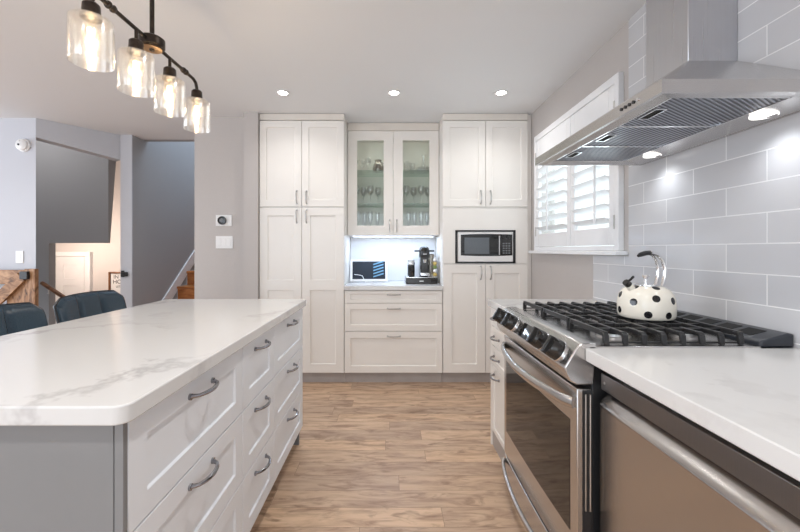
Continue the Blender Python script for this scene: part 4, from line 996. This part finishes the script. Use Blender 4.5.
# pendant bar
PXc = -.95; ZR = 2.067
pl = thing('pendant_bar_light', 'dark bronze bar chandelier with four clear glass shades over the island', 'chandelier', (PXc, 1.485, ZC))
M['bulbglass'] = thin_glass('bulb_glass', (1, .96, .9), .08, .55, .25)
ys4 = (1.183, 1.393, 1.605, 1.830)
build('ceiling_canopy', MB().lathe([(0, -.002), (.065, -.002), (.065, -.02), (.05, -.028), (0, -.03)], (PXc, 1.485, ZC), n=32), M['bronze'], pl)
build('stem', MB().tube([(PXc, 1.485, ZC - .028), (PXc, 1.485, ZR + .01)], .0085, 12), M['bronze'], pl)
build('hub', MB().lathe([(0, -.022), (.040, -.022), (.046, -.016), (.046, .014), (.038, .020), (0, .020)], (PXc, 1.485, ZR), n=32), M['bronze'], pl)
build('hub_plate', MB().lathe([(.012, -.0225), (.034, -.0225), (.036, -.026), (.014, -.027)], (PXc, 1.485, ZR), n=32), M['brass'], pl)
build('hub_screw', MB().lathe([(0, -.034), (.009, -.032), (.011, -.0225), (0, -.0225)], (PXc, 1.485, ZR), n=16), M['bronze'], pl)
rodp = [(PXc, ys4[0], 2.02), (PXc, ys4[0], ZR - .035), (PXc, ys4[0] + .010, ZR - .010), (PXc, ys4[0] + .035, ZR), (PXc, ys4[3] - .035, ZR), (PXc, ys4[3] - .010, ZR - .010), (PXc, ys4[3], ZR - .035), (PXc, ys4[3], 2.02)]
build('rod', MB().tube(rodp[:4] + [(PXc, 1.45, ZR)], .0075, 12, ref=(1, 0, 0)).tube([(PXc, 1.52, ZR)] + rodp[4:], .0075, 12, ref=(1, 0, 0)), M['bronze'], pl)
for y in (1.265, 1.72):
    build('rod_joint', MB().lathe([(.009, -.018), (.012, -.016), (.0135, -.010), (.010, -.004), (.010, .004), (.0135, .010), (.012, .016), (.009, .018)], (PXc, y, ZR), 'y', n=16), M['bronze'], pl)
for i, y in enumerate(ys4):
    zt = 1.975
    if i in (1, 2): build('drop', MB().tube([(PXc, y, ZR), (PXc, y, 2.02)], .0065, 10), M['bronze'], pl)
    so = build('socket', MB().lathe([(0, .05), (.018, .05), (.024, .044), (.026, .012), (.030, .006), (.030, .0), (0, .0)], (PXc, y, zt), n=24), M['bronze'], pl)
    sh = MB().lathe([(.026, .0), (.052, -.001), (.058, -.005), (.060, -.012), (.060, -.140), (.059, -.142), (.058, -.140), (.058, -.012), (.052, -.004), (.026, -.003)], (PXc, y, zt), n=40)
    build('glass_shade', sh, M['shade'], pl, angle=60)
    build('bulb', MB().lathe([(0, -.125), (.004, -.124), (.010, -.105), (.020, -.075), (.026, -.045), (.018, -.022), (.013, -.012), (.013, -.002)], (PXc, y, zt), n=20), M['bulbglass'], so)
    fb = MB()
    for a in range(5):
        t_ = 2 * PI * a / 5; fb.tube([(PXc + .009 * math.cos(t_), y + .009 * math.sin(t_), zt - .030), (PXc + .006 * math.cos(t_), y + .006 * math.sin(t_), zt - .090)], .0011, 6)
    build('filament', fb, M['bulb'], so)
    point('bulb_light', (PXc, y, zt - .06), 1.5, (1.0, .80, .56), .012)
